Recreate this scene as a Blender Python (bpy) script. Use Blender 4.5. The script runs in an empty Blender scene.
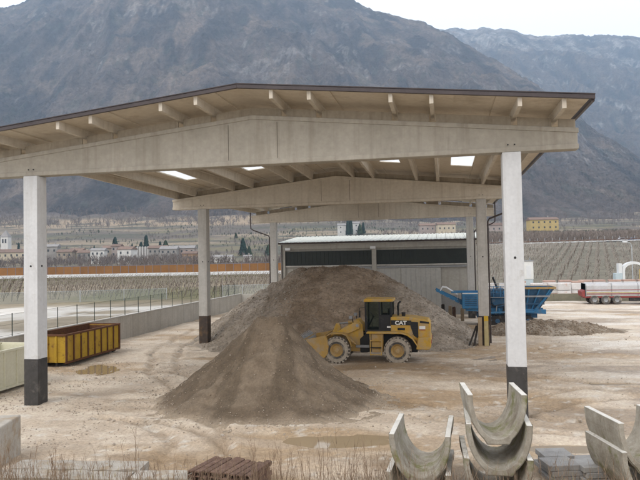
import bpy, math, random
import numpy as np
from mathutils import Vector, Matrix

random.seed(7)
RNG = np.random.default_rng(11)
S = bpy.context.scene
COL = S.collection

# ------------------------------------------------------------------ camera
CAM = Vector((-2.5257, -23.617, 6.1197))
YAW, PIT, ROL = 0.19799, 0.02912, -0.01871
FX = Vector((-math.sin(YAW), math.cos(YAW), 0)); RX = Vector((math.cos(YAW), math.sin(YAW), 0)); UZ = Vector((0, 0, 1))
_fw = FX * math.cos(PIT) + UZ * math.sin(PIT); _up = -FX * math.sin(PIT) + UZ * math.cos(PIT)
_r = RX * math.cos(ROL) + _up * math.sin(ROL); _u = -RX * math.sin(ROL) + _up * math.cos(ROL)
cd = bpy.data.cameras.new('camera'); cam = bpy.data.objects.new('camera', cd); COL.objects.link(cam)
cam.matrix_world = Matrix(((_r.x, _u.x, -_fw.x, CAM.x), (_r.y, _u.y, -_fw.y, CAM.y), (_r.z, _u.z, -_fw.z, CAM.z), (0, 0, 0, 1)))
cd.sensor_width = 36; cd.lens = 36 * 617.3 / 640; cd.clip_start = 0.1; cd.clip_end = 20000
S.camera = cam

# ------------------------------------------------------------------ sky, sun, exposure
SUN_EL, SUN_AZ = math.radians(48), math.radians(212)      # azimuth measured clockwise from +Y: behind the camera, to its left
w = bpy.data.worlds.new('World'); S.world = w; w.use_nodes = True
nt = w.node_tree; nt.nodes.clear()
sky = nt.nodes.new('ShaderNodeTexSky'); sky.sky_type = 'NISHITA'; sky.sun_disc = False
sky.sun_elevation = SUN_EL; sky.sun_rotation = SUN_AZ; sky.dust_density = 4.0; sky.air_density = 1.0
mx = nt.nodes.new('ShaderNodeMix'); mx.data_type = 'RGBA'; mx.inputs[0].default_value = 0.90
mx.inputs[7].default_value = (15.7, 15.3, 15.3, 1)           # even white overcast
bg = nt.nodes.new('ShaderNodeBackground'); bg.inputs[1].default_value = 0.1
wo = nt.nodes.new('ShaderNodeOutputWorld')
nt.links.new(sky.outputs[0], mx.inputs[6]); nt.links.new(mx.outputs[2], bg.inputs[0]); nt.links.new(bg.outputs[0], wo.inputs[0])
sd = bpy.data.lights.new('sun', 'SUN'); sun = bpy.data.objects.new('sun', sd); COL.objects.link(sun)
sd.energy = 1.0; sd.angle = math.radians(22); sd.color = (1.0, 0.96, 0.90)
sdir = Vector((math.sin(SUN_AZ) * math.cos(SUN_EL), math.cos(SUN_AZ) * math.cos(SUN_EL), math.sin(SUN_EL)))
sun.rotation_euler = (-sdir).to_track_quat('-Z', 'Y').to_euler()
sun.location = (-30, -40, 60)
S.view_settings.view_transform = 'Standard'; S.view_settings.look = 'None'; S.view_settings.gamma = 1.0
S.view_settings.exposure = 0.12
S.view_settings.use_curve_mapping = False
S.cycles.volume_step_rate = 4.0
S.cycles.volume_bounces = 1

# ------------------------------------------------------------------ noise
def _hash(ix, iy, seed):
    h = (ix.astype(np.int64) * 374761393 + iy.astype(np.int64) * 668265263 + seed * 1442695041) & 0xFFFFFFFF
    h = ((h ^ (h >> 13)) * 1274126177) & 0xFFFFFFFF
    h = h ^ (h >> 16)
    return (h & 0xFFFFFF) / float(0xFFFFFF)
def vnoise(x, y, seed=0):
    x = np.asarray(x, float); y = np.asarray(y, float)
    ix = np.floor(x); iy = np.floor(y); fx = x - ix; fy = y - iy
    fx = fx * fx * fx * (fx * (fx * 6 - 15) + 10); fy = fy * fy * fy * (fy * (fy * 6 - 15) + 10)
    a = _hash(ix, iy, seed); b = _hash(ix + 1, iy, seed); c = _hash(ix, iy + 1, seed); d = _hash(ix + 1, iy + 1, seed)
    return (a * (1 - fx) + b * fx) * (1 - fy) + (c * (1 - fx) + d * fx) * fy
def fbm(x, y, o=4, seed=0):
    s = 0; a = 0.5; t = 0
    for k in range(o):
        s = s + a * vnoise(x * 2 ** k + 17.3 * k, y * 2 ** k - 9.1 * k, seed + k); t += a; a *= 0.5
    return s / t
def ridged(x, y, o=4, seed=0):
    s = 0; a = 0.5; t = 0
    for k in range(o):
        s = s + a * (1 - np.abs(2 * vnoise(x * 2 ** k + 5.7 * k, y * 2 ** k + 3.3 * k, seed + k) - 1)); t += a; a *= 0.5
    return s / t
def sstep(a, b, x):
    t = np.clip((np.asarray(x, float) - a) / (b - a), 0, 1); return t * t * (3 - 2 * t)

# ------------------------------------------------------------------ materials
MATS = {}
def nodes(name):
    m = bpy.data.materials.new(name); m.use_nodes = True; MATS[name] = m
    n = m.node_tree; b = n.nodes['Principled BSDF']; return m, n, b
def N(n, t, **k):
    o = n.nodes.new(t)
    for a, v in k.items(): setattr(o, a, v)
    return o
def coords(n, space):
    if space == 'world': return N(n, 'ShaderNodeNewGeometry').outputs['Position']
    return N(n, 'ShaderNodeTexCoord').outputs['Object']
def noise(n, co, scale, det=5, rough=0.6, sx=None):
    if sx:
        mp = N(n, 'ShaderNodeMapping'); mp.inputs['Scale'].default_value = sx; n.links.new(co, mp.inputs[0]); co = mp.outputs[0]
    t = N(n, 'ShaderNodeTexNoise'); t.inputs['Scale'].default_value = scale; t.inputs['Detail'].default_value = det; t.inputs['Roughness'].default_value = rough
    n.links.new(co, t.inputs['Vector']); return t.outputs[0]
def ramp(n, fac, *stops):
    r = N(n, 'ShaderNodeValToRGB'); e = r.color_ramp.elements
    while len(e) < len(stops): e.new(0.5)
    for i, (p, c) in enumerate(stops):
        e[i].position = p; e[i].color = (c[0], c[1], c[2], 1) if not isinstance(c, (int, float)) else (c, c, c, 1)
    n.links.new(fac, r.inputs[0]); return r.outputs[0]
def mixc(n, fac, a, b, mode='MIX'):
    m = N(n, 'ShaderNodeMix', data_type='RGBA', blend_type=mode)
    for i, v in ((0, fac), (6, a), (7, b)):
        if isinstance(v, (int, float)): m.inputs[i].default_value = v
        elif isinstance(v, tuple): m.inputs[i].default_value = (v[0], v[1], v[2], 1)
        else: n.links.new(v, m.inputs[i])
    return m.outputs[2]
def bumpn(n, b, h, strength, dist):
    u = N(n, 'ShaderNodeBump'); u.inputs['Strength'].default_value = strength; u.inputs['Distance'].default_value = dist
    n.links.new(h, u.inputs['Height']); n.links.new(u.outputs[0], b.inputs['Normal'])
def mat(name, c, c2=None, scale=2.0, rough=0.8, bump=0.0, bdist=0.02, metal=0.0, space='world', c3=None, s3=None, p3=(0.55, 0.7), streak=None, spec=0.3, bscale=None, per=0.0):
    """c/c2 mottled by noise; c3 shows in patches (dirt, rust); streak = vertical runs darkening by a stain colour; per = per-object value variation"""
    m, n, b = nodes(name)
    co = coords(n, space)
    c2 = c2 or tuple(x * 0.8 for x in c)
    col = ramp(n, noise(n, co, scale), (0.3, c2), (0.7, c))
    fine = noise(n, co, scale * 9, 4)
    col = mixc(n, 0.35, col, ramp(n, fine, (0.25, 0.35), (0.75, 0.65)), 'OVERLAY')
    if streak:
        st = noise(n, co, 1.0, 4, 0.6, sx=(3.2, 3.2, 0.16))
        col = mixc(n, ramp(n, st, (0.5, 0.0), (0.75, 0.65)), col, streak)
    if c3:
        col = mixc(n, ramp(n, noise(n, co, s3 or scale * 0.7, 7, 0.7), (p3[0], 0.0), (p3[1], 1.0)), col, c3)
    if per:
        oi = N(n, 'ShaderNodeObjectInfo')
        col = mixc(n, 1.0, col, ramp(n, oi.outputs['Random'], (0.0, 1 - per), (1.0, 1.0)), 'MULTIPLY')
    n.links.new(col, b.inputs['Base Color'])
    b.inputs['Roughness'].default_value = rough; b.inputs['Metallic'].default_value = metal
    b.inputs['Specular IOR Level'].default_value = spec
    if bump: bumpn(n, b, noise(n, co, bscale or scale * 6, 6, 0.65), bump, bdist)
    return m
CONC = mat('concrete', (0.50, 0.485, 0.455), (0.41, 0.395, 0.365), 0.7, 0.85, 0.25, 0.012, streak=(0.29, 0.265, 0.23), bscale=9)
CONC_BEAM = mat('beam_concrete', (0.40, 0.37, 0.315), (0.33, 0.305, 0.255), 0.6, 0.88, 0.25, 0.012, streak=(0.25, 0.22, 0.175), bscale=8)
CONC_BRIGHT = mat('brightened_concrete', (0.60, 0.54, 0.45), (0.51, 0.46, 0.38), 0.6, 0.88, 0.25, 0.012, streak=(0.40, 0.35, 0.275), bscale=8)  # beam concrete with a lighter colour to make up for dim light under the roof
CLOSURE = mat('closure_board_concrete', (0.42, 0.365, 0.285), (0.33, 0.285, 0.22), 0.8, 0.9, streak=(0.22, 0.185, 0.14))
CONC_ROOF = mat('roof_concrete', (0.63, 0.56, 0.455), (0.54, 0.475, 0.38), 0.5, 0.9, 0.2, 0.012, c3=(0.36, 0.30, 0.225), s3=0.5, p3=(0.55, 0.75))
JOINT = mat('joint_filler', (0.17, 0.15, 0.12), (0.13, 0.115, 0.09), 2, 0.9)
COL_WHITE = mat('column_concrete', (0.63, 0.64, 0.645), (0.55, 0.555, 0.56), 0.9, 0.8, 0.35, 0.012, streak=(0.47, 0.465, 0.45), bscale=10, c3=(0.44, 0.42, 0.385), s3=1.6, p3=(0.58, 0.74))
COL_BLACK = mat('bitumen_paint', (0.065, 0.062, 0.06), (0.04, 0.038, 0.036), 3, 0.55, 0.3, 0.01, c3=(0.17, 0.155, 0.135), s3=1.8, p3=(0.55, 0.75))
CONC_RUSTY = mat('stained_base_paint', (0.075, 0.055, 0.042), (0.045, 0.035, 0.03), 3, 0.65, 0.3, 0.01, c3=(0.2, 0.12, 0.05), s3=1.6, p3=(0.5, 0.72))
CHAN = mat('channel_concrete', (0.44, 0.41, 0.35), (0.27, 0.24, 0.19), 2.6, 0.92, 0.7, 0.02, c3=(0.19, 0.19, 0.08), s3=1.5, p3=(0.52, 0.66), streak=(0.15, 0.115, 0.08), bscale=18)
CHAN_IN = mat('channel_edge_concrete', (0.68, 0.66, 0.61), (0.54, 0.52, 0.47), 4, 0.9, 0.5, 0.01, c3=(0.28, 0.25, 0.19), s3=3)
WALLC = mat('yard_wall_concrete', (0.52, 0.50, 0.46), (0.43, 0.41, 0.37), 0.8, 0.9, 0.3, 0.015, streak=(0.33, 0.305, 0.265), bscale=8, per=0.12)
KERB = mat('kerb_concrete', (0.50, 0.465, 0.41), (0.36, 0.325, 0.275), 2.5, 0.95, 0.6, 0.02, c3=(0.37, 0.30, 0.22), s3=2.2, p3=(0.50, 0.62), bscale=16, per=0.15)
SLATE = mat('grey_kerbstone', (0.36, 0.355, 0.345), (0.26, 0.255, 0.25), 3, 0.9, 0.5, 0.015, c3=(0.36, 0.34, 0.30), s3=2.5, per=0.25, bscale=20)
FASCIA = mat('brown_sheet_metal', (0.075, 0.062, 0.062), (0.055, 0.045, 0.046), 1.5, 0.4, metal=0.2)
GUTTER = mat('dark_gutter', (0.07, 0.055, 0.05), (0.05, 0.04, 0.038), 2, 0.45, metal=0.3)
RUST = mat('rusty_steel', (0.20, 0.125, 0.095), (0.12, 0.07, 0.05), 5, 0.9, 0.6, 0.01, c3=(0.26, 0.17, 0.13), s3=6, per=0.35, bscale=30)
YSKIP = mat('yellow_skip_paint', (0.50, 0.33, 0.03), (0.40, 0.25, 0.025), 1.2, 0.6, 0.15, 0.01, c3=(0.13, 0.055, 0.025), s3=2.2, p3=(0.56, 0.68), streak=(0.25, 0.12, 0.03))
YRUST = mat('skip_rust', (0.15, 0.065, 0.03), (0.09, 0.04, 0.02), 3, 0.85, 0.3, 0.01, c3=(0.33, 0.2, 0.03), s3=2.0, p3=(0.6, 0.72))
CSKIP = mat('cream_skip_paint', (0.66, 0.64, 0.50), (0.58, 0.56, 0.43), 1.0, 0.55, 0.1, 0.01, c3=(0.36, 0.28, 0.18), s3=2.0, p3=(0.66, 0.78))
CATY = mat('machine_yellow', (0.55, 0.33, 0.04), (0.44, 0.265, 0.04), 2.4, 0.6, 0.1, 0.006, c3=(0.38, 0.29, 0.18), s3=2.6, p3=(0.42, 0.66), space='object')
CATD = mat('muddy_yellow', (0.45, 0.27, 0.06), (0.36, 0.24, 0.09), 2.5, 0.75, 0.15, 0.01, c3=(0.36, 0.28, 0.18), s3=2.0, p3=(0.45, 0.65), space='object')
BLACKM = mat('black_machine_paint', (0.022, 0.022, 0.023), (0.014, 0.014, 0.015), 3, 0.5, space='object', c3=(0.09, 0.075, 0.055), s3=3, p3=(0.6, 0.8))
MUDTYRE = mat('muddy_tyre', (0.42, 0.37, 0.30), (0.30, 0.26, 0.21), 5, 0.95, 0.6, 0.03, c3=(0.07, 0.065, 0.06), s3=3.5, p3=(0.56, 0.66), space='object', bscale=20)
TYREW = mat('worn_tyre_wall', (0.10, 0.095, 0.09), (0.07, 0.065, 0.062), 5, 0.9, 0.3, 0.02, c3=(0.34, 0.30, 0.24), s3=3.0, p3=(0.48, 0.62), space='object')
WHITE = mat('white_paint', (0.78, 0.78, 0.76), (0.70, 0.70, 0.68), 2, 0.5, space='object')
BLUE = mat('crusher_blue', (0.05, 0.21, 0.40), (0.04, 0.165, 0.33), 1.5, 0.55, 0.1, 0.01, c3=(0.16, 0.17, 0.17), s3=1.6, p3=(0.55, 0.75))
BLUED = mat('dusty_dark_blue', (0.045, 0.125, 0.23), (0.028, 0.08, 0.15), 1.5, 0.7, 0.15, 0.01, c3=(0.15, 0.14, 0.12), s3=1.5, p3=(0.5, 0.7))
GREYM = mat('grey_steel', (0.33, 0.34, 0.35), (0.25, 0.26, 0.27), 3, 0.5, metal=0.4)
DARKM = mat('dark_steel', (0.035, 0.033, 0.032), (0.022, 0.02, 0.02), 3, 0.7, c3=(0.12, 0.10, 0.08), s3=2.5)
WOOD = mat('weathered_timber', (0.40, 0.31, 0.20), (0.28, 0.21, 0.135), 4, 0.85, 0.4, 0.01, bscale=15)
WOODY = mat('yellow_painted_timber', (0.50, 0.42, 0.22), (0.40, 0.33, 0.17), 4, 0.8)
YELLOW = mat('signal_yellow', (0.66, 0.43, 0.03), (0.55, 0.35, 0.03), 3, 0.6)
WOODD = mat('tarred_timber', (0.05, 0.042, 0.036), (0.03, 0.026, 0.022), 4, 0.85)
WHWALL = mat('panel_wall_concrete', (0.40, 0.385, 0.345), (0.35, 0.335, 0.30), 0.5, 0.9, streak=(0.29, 0.27, 0.235))
WHDARK = mat('dark_green_cladding', (0.030, 0.037, 0.034), (0.022, 0.027, 0.025), 1, 0.5)
WHROOF = mat('pale_corrugated_roof', (0.60, 0.61, 0.56), (0.52, 0.53, 0.48), 0.6, 0.6, streak=(0.42, 0.42, 0.36))
WHDOOR = mat('grey_sliding_door', (0.41, 0.405, 0.38), (0.365, 0.36, 0.335), 0.4, 0.6)
WHPLINTH = mat('plinth_render', (0.26, 0.26, 0.255), (0.21, 0.21, 0.205), 0.8, 0.9)
SILVER = mat('silver_trailer_side', (0.52, 0.52, 0.53), (0.45, 0.45, 0.46), 1.2, 0.45, metal=0.3, c3=(0.42, 0.38, 0.34), s3=0.9)
REDM = mat('red_trailer_frame', (0.30, 0.06, 0.055), (0.22, 0.045, 0.042), 2, 0.55)
REDPK = mat('red_wrapped_tiles', (0.52, 0.36, 0.30), (0.44, 0.29, 0.235), 3, 0.8, per=0.2)
WRAP = mat('white_wrapped_pallet', (0.74, 0.72, 0.70), (0.62, 0.58, 0.55), 1.5, 0.5, c3=(0.60, 0.42, 0.35), s3=1.0, p3=(0.56, 0.64), per=0.1)
ORANGE = mat('orange_barrier_panel', (0.29, 0.135, 0.038), (0.23, 0.105, 0.03), 0.3, 0.7, per=0.22)
GALV = mat('galvanised_steel', (0.48, 0.50, 0.52), (0.40, 0.42, 0.44), 1.0, 0.5, metal=0.3)
BPOST = mat('blue_grey_steel', (0.20, 0.20, 0.24), (0.16, 0.16, 0.20), 1.0, 0.6)
BARW = mat('white_guard_wall', (0.72, 0.73, 0.74), (0.64, 0.65, 0.66), 0.2, 0.8)
FENCEG = mat('dark_green_post', (0.04, 0.055, 0.045), (0.03, 0.042, 0.035), 3, 0.6)
BARK = mat('grey_bark', (0.15, 0.12, 0.10), (0.09, 0.075, 0.062), 4, 0.95)
TWIG = mat('bare_twigs', (0.24, 0.195, 0.165), (0.16, 0.13, 0.11), 0.08, 0.95)
TWIG2 = mat('violet_grey_twigs', (0.18, 0.15, 0.135), (0.12, 0.10, 0.092), 0.05, 0.95)
CONIFER = mat('conifer_needles', (0.030, 0.062, 0.042), (0.018, 0.038, 0.028), 0.5, 0.9)
CONIFER2 = mat('olive_needles', (0.055, 0.08, 0.04), (0.035, 0.055, 0.028), 0.5, 0.9)
EVERG = mat('evergreen_scrub', (0.055, 0.07, 0.04), (0.035, 0.048, 0.028), 0.1, 0.95)
STRAW = mat('dry_stalks', (0.30, 0.215, 0.145), (0.20, 0.14, 0.095), 3, 0.95)
STRAWG = mat('dry_grass', (0.40, 0.36, 0.19), (0.30, 0.25, 0.14), 3, 0.95)
VPOST = mat('vine_posts', (0.42, 0.38, 0.33), (0.30, 0.265, 0.23), 0.3, 0.9)
VWOOD = mat('vine_canes', (0.20, 0.15, 0.12), (0.13, 0.10, 0.08), 0.2, 0.95)
STONE = mat('crushed_stone', (0.38, 0.33, 0.27), (0.25, 0.21, 0.165), 2.5, 0.95, per=0.0, c3=(0.46, 0.43, 0.39), s3=3.1, p3=(0.58, 0.64))
EARTHST = mat('earthy_stone', (0.31, 0.245, 0.18), (0.20, 0.155, 0.115), 2.5, 0.95, c3=(0.36, 0.32, 0.27), s3=3, p3=(0.6, 0.66))
LITTER = mat('yard_gravel', (0.46, 0.40, 0.33), (0.30, 0.255, 0.205), 2.1, 0.95, c3=(0.58, 0.54, 0.48), s3=3, p3=(0.58, 0.64))
LAMPW = mat('lamp_white', (0.75, 0.76, 0.77), (0.68, 0.69, 0.70), 1, 0.4)
TERR_RED = mat('tile_roof', (0.25, 0.17, 0.13), (0.18, 0.125, 0.10), 0.4, 0.9, per=0.3)
TERR_GR = mat('grey_roof', (0.30, 0.285, 0.275), (0.23, 0.22, 0.21), 0.4, 0.9)
WINDOWD = mat('dark_window', (0.06, 0.065, 0.07), (0.045, 0.05, 0.055), 1, 0.3)
HW = {k: mat('house_' + k, c, None, 0.3, 0.9) for k, c in dict(cream=(0.54, 0.47, 0.35), white=(0.66, 0.645, 0.61), tan=(0.36, 0.305, 0.24), grey=(0.33, 0.31, 0.285), orange=(0.40, 0.25, 0.14), yellow=(0.50, 0.38, 0.16), pink=(0.38, 0.32, 0.285)).items()}
CARP = {k: mat('car_' + k, c, None, 1, 0.3) for k, c in dict(blue=(0.06, 0.09, 0.18), grey=(0.45, 0.46, 0.48)).items()}

def m_glass():
    m, n, b = nodes('tinted_cab_glass')
    out = n.nodes['Material Output']
    t = N(n, 'ShaderNodeBsdfTransparent'); t.inputs[0].default_value = (0.78, 0.84, 0.82, 1)
    b.inputs['Base Color'].default_value = (0.02, 0.025, 0.025, 1); b.inputs['Roughness'].default_value = 0.08
    x = N(n, 'ShaderNodeMixShader'); x.inputs[0].default_value = 0.16
    n.links.new(t.outputs[0], x.inputs[1]); n.links.new(b.outputs[0], x.inputs[2]); n.links.new(x.outputs[0], out.inputs[0]); return m
GLASS = m_glass()
def m_skylight():
    m, n, b = nodes('polycarbonate')
    out = n.nodes['Material Output']
    t = N(n, 'ShaderNodeBsdfTranslucent'); t.inputs[0].default_value = (0.92, 0.93, 0.93, 1)
    t2 = N(n, 'ShaderNodeBsdfTransparent'); t2.inputs[0].default_value = (0.95, 0.96, 0.96, 1)
    x = N(n, 'ShaderNodeMixShader'); x.inputs[0].default_value = 0.55
    n.links.new(t.outputs[0], x.inputs[1]); n.links.new(t2.outputs[0], x.inputs[2]); n.links.new(x.outputs[0], out.inputs[0]); return m
POLYC = m_skylight()
def m_net(name, c, dens):
    m, n, b = nodes(name); out = n.nodes['Material Output']
    b.inputs['Base Color'].default_value = (*c, 1); b.inputs['Roughness'].default_value = 0.9
    t = N(n, 'ShaderNodeBsdfTransparent'); x = N(n, 'ShaderNodeMixShader'); x.inputs[0].default_value = dens
    n.links.new(t.outputs[0], x.inputs[1]); n.links.new(b.outputs[0], x.inputs[2]); n.links.new(x.outputs[0], out.inputs[0]); return m
NET = m_net('windbreak_net', (0.22, 0.27, 0.26), 0.36)
WIREMESH = m_net('fence_mesh', (0.10, 0.13, 0.11), 0.13)
def m_water():
    m, n, b = nodes('muddy_water')
    b.inputs['Base Color'].default_value = (0.33, 0.25, 0.155, 1); b.inputs['Roughness'].default_value = 0.03; b.inputs['Specular IOR Level'].default_value = 0.8
    co = coords(n, 'world'); bumpn(n, b, noise(n, co, 7, 2), 0.02, 0.01); return m
WATER = m_water()
def m_attr(name, fine_scale, amt, rough=0.95, bump=0.0, bdist=0.05, bscale=5, blot=None):
    m, n, b = nodes(name); co = coords(n, 'world')
    a = N(n, 'ShaderNodeAttribute'); a.attribute_name = 'Col'
    col = mixc(n, amt, a.outputs['Color'], ramp(n, noise(n, co, fine_scale, 7, 0.7), (0.25, 0.2), (0.75, 0.8)), 'OVERLAY')
    if blot:
        col = mixc(n, blot[1], col, ramp(n, noise(n, co, blot[0], 5, 0.65), (0.3, 0.25), (0.7, 0.75)), 'OVERLAY')
    n.links.new(col, b.inputs['Base Color']); b.inputs['Roughness'].default_value = rough; b.inputs['Specular IOR Level'].default_value = 0.2
    if bump: bumpn(n, b, noise(n, co, bscale, 8, 0.7), bump, bdist)
    return m, n, b
TERRM = m_attr('valley_ground', 0.25, 0.6, bump=0.4, bdist=0.5, bscale=0.4)[0]
MOUNTM = m_attr('winter_mountain', 0.09, 0.9, bump=0.9, bdist=9, bscale=0.07, blot=(0.02, 0.6))[0]
SANDM = m_attr('fine_sand', 12, 0.5, bump=0.6, bdist=0.05, bscale=9, blot=(2.2, 0.35))[0]
GRAVM = m_attr('quarry_gravel', 5, 0.7, bump=0.9, bdist=0.12, bscale=5, blot=(0.7, 0.4))[0]
YARDM, _n, _b = m_attr('yard_mud', 9.0, 0.6, bump=0.8, bdist=0.06, bscale=5, blot=(1.1, 0.28))
_a = N(_n, 'ShaderNodeAttribute'); _a.attribute_name = 'wet'
_n.links.new(ramp(_n, _a.outputs['Fac'], (0.0, 0.95), (0.75, 0.6), (1.0, 0.32)), _b.inputs['Roughness'])
_b.inputs['Specular IOR Level'].default_value = 0.35

# ------------------------------------------------------------------ mesh builders
class MB:
    def __init__(s): s.v = []; s.f = []
    def add(s, vs, fs):
        o = len(s.v); s.v += [tuple(v) for v in vs]; s.f += [tuple(i + o for i in f) for f in fs]; return s
    def box(s, c, d, rz=0.0, M=None):
        x, y, z = d[0] / 2, d[1] / 2, d[2] / 2
        vs = [Vector((a, b, e)) for a in (-x, x) for b in (-y, y) for e in (-z, z)]
        R = (M or Matrix.Rotation(rz, 3, 'Z'))
        vs = [R @ v + Vector(c) for v in vs]
        return s.add(vs, [(0, 1, 3, 2), (4, 6, 7, 5), (0, 4, 5, 1), (2, 3, 7, 6), (0, 2, 6, 4), (1, 5, 7, 3)])
    def bb(s, x0, x1, y0, y1, z0, z1):
        return s.box(((x0 + x1) / 2, (y0 + y1) / 2, (z0 + z1) / 2), (x1 - x0, y1 - y0, z1 - z0))
    def prism(s, pts, y0, y1):           # (x,z) outline extruded along y
        k = len(pts); vs = [(p[0], y0, p[1]) for p in pts] + [(p[0], y1, p[1]) for p in pts]
        return s.add(vs, [tuple(range(k - 1, -1, -1)), tuple(range(k, 2 * k))] + [(i, (i + 1) % k, (i + 1) % k + k, i + k) for i in range(k)])
    def tube(s, pts, r, n=6):
        pts = [Vector(p) for p in pts]; rs = r if isinstance(r, (list, tuple)) else [r] * len(pts); rings = []
        for i, p in enumerate(pts):
            d = (pts[min(i + 1, len(pts) - 1)] - pts[max(i - 1, 0)]).normalized()
            a = d.cross(Vector((0, 0, 1))); a = a.normalized() if a.length > 1e-3 else Vector((1, 0, 0)); b = d.cross(a)
            rings.append([p + (a * math.cos(t) + b * math.sin(t)) * rs[i] for t in [2 * math.pi * k / n for k in range(n)]])
        vs = [v for q in rings for v in q]; fs = []
        for i in range(len(pts) - 1):
            for k in range(n): fs.append((i * n + k, i * n + (k + 1) % n, (i + 1) * n + (k + 1) % n, (i + 1) * n + k))
        fs += [tuple(range(n - 1, -1, -1)), tuple(range((len(pts) - 1) * n, len(pts) * n))]
        return s.add(vs, fs)
    def lathe_y(s, prof, n=28, c=(0, 0, 0)):    # profile of (radius, y) turned about the Y axis
        k = len(prof); vs = []; fs = []
        for i in range(n):
            t = 2 * math.pi * i / n
            vs += [(c[0] + r * math.cos(t), c[1] + y, c[2] + r * math.sin(t)) for r, y in prof]
        for i in range(n):
            for j in range(k - 1):
                a, b = i * k + j, ((i + 1) % n) * k + j; fs.append((a, b, b + 1, a + 1))
        return s.add(vs, fs)
    def mesh(s, name, m, smooth=False):
        me = bpy.data.meshes.new(name); me.from_pydata(s.v, [], s.f); me.update()
        if m: me.materials.append(m)
        if smooth: me.polygons.foreach_set('use_smooth', [True] * len(me.polygons))
        return me
    def build(s, name, m, parent=None, bevel=0.0, smooth=False):
        return link(name, s.mesh(name, m, smooth), parent, bevel)
def link(name, me, parent=None, bevel=0.0, loc=None, rz=0.0):
    o = bpy.data.objects.new(name, me); COL.objects.link(o)
    if parent: o.parent = parent
    if loc is not None: o.location = loc
    if rz: o.rotation_euler = (0, 0, rz)
    if bevel:
        b = o.modifiers.new('bevel', 'BEVEL'); b.width = bevel; b.segments = 2; b.limit_method = 'ANGLE'; b.angle_limit = 0.6
    return o
def tag(o, label=None, cat=None, group=None, kind=None):
    if label: o['label'] = label
    if cat: o['category'] = cat
    if group: o['group'] = group
    if kind: o['kind'] = kind
    return o
def thing(name, label, cat, loc=(0, 0, 0), rz=0.0, group=None):
    o = bpy.data.objects.new(name, None); COL.objects.link(o); o.location = loc; o.rotation_euler = (0, 0, rz); o.empty_display_size = 0.3
    return tag(o, label, cat, group)
def grid_mesh(name, X, Y, Z, m, colr=None, extra=None, smooth=True):
    nr, nc = X.shape; me = bpy.data.meshes.new(name)
    co = np.stack([X, Y, Z], -1).reshape(-1, 3).astype(np.float32)
    i = np.arange(nr * nc).reshape(nr, nc)
    q = np.stack([i[:-1, :-1], i[:-1, 1:], i[1:, 1:], i[1:, :-1]], -1).reshape(-1, 4)
    me.vertices.add(len(co)); me.vertices.foreach_set('co', co.ravel())
    me.loops.add(q.size); me.loops.foreach_set('vertex_index', q.ravel().astype(np.int32))
    me.polygons.add(len(q)); me.polygons.foreach_set('loop_start', np.arange(0, q.size, 4, dtype=np.int32))
    me.polygons.foreach_set('loop_total', np.full(len(q), 4, dtype=np.int32))
    me.update(calc_edges=True); me.validate()
    if smooth: me.polygons.foreach_set('use_smooth', np.ones(len(me.polygons), dtype=bool))
    if colr is not None:
        a = me.color_attributes.new('Col', 'FLOAT_COLOR', 'POINT')
        c = np.concatenate([colr.reshape(-1, 3), np.ones((nr * nc, 1))], 1).astype(np.float32); a.data.foreach_set('color', c.ravel())
    for k, v in (extra or {}).items():
        a = me.attributes.new(k, 'FLOAT', 'POINT'); a.data.foreach_set('value', v.ravel().astype(np.float32))
    me.materials.append(m); return me
def lerp3(a, b, t): return np.asarray(a) * (1 - t[..., None]) + np.asarray(b) * t[..., None]
def tri_soup(name, V3, m):      # V3: (n,3,3) triangles
    V3 = np.asarray(V3, dtype=np.float32).reshape(-1, 3, 3); n = len(V3); me = bpy.data.meshes.new(name)
    me.vertices.add(n * 3); me.vertices.foreach_set('co', V3.ravel()); me.loops.add(n * 3); me.loops.foreach_set('vertex_index', np.arange(n * 3, dtype=np.int32))
    me.polygons.add(n); me.polygons.foreach_set('loop_start', np.arange(0, n * 3, 3, dtype=np.int32)); me.polygons.foreach_set('loop_total', np.full(n, 3, dtype=np.int32))
    me.update(calc_edges=True); me.materials.append(m); return me

# ------------------------------------------------------------------ terrain heights. u = metres to the right, v = metres ahead of the viewpoint
def uv_of(x, y):
    dx = np.asarray(x) - CAM.x; dy = np.asarray(y) - CAM.y
    return dx * RX.x + dy * RX.y, dx * FX.x + dy * FX.y
def xy_of(u, v): return CAM.x + u * RX.x + v * FX.x, CAM.y + u * RX.y + v * FX.y
_V = [0, 100, 125, 180, 260, 350, 420, 500, 620, 700, 820, 950, 1100]
_L = [0, 0, 0, 0.4, 1.6, 3.6, 5.2, 10, 25, 34, 52, 78, 112]
_R = [0, 0, 0.6, 4.2, 10.6, 13.5, 17, 22, 30, 36, 45, 62, 90]
def hterr(u, v):
    u = np.asarray(u, float); v = np.asarray(v, float)
    t = u / np.maximum(v, 30.0)
    l = np.interp(v, _V, _L); r = np.interp(v, _V, _R); k = sstep(-0.06, 0.22, t)
    return l * (1 - k) + r * k + sstep(480, 700, v) * (fbm(u / 60, v / 60, 3, 5) - 0.5) * 10
def P(x, d, dz=0.0):            # x: bearing as (px-320)/617; d metres ahead -> point on the terrain
    u = x * d; X, Y = xy_of(u, d); return Vector((X, Y, float(hterr(u, d)) + dz))
def B(px): return (px - 320) / 617.3

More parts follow.
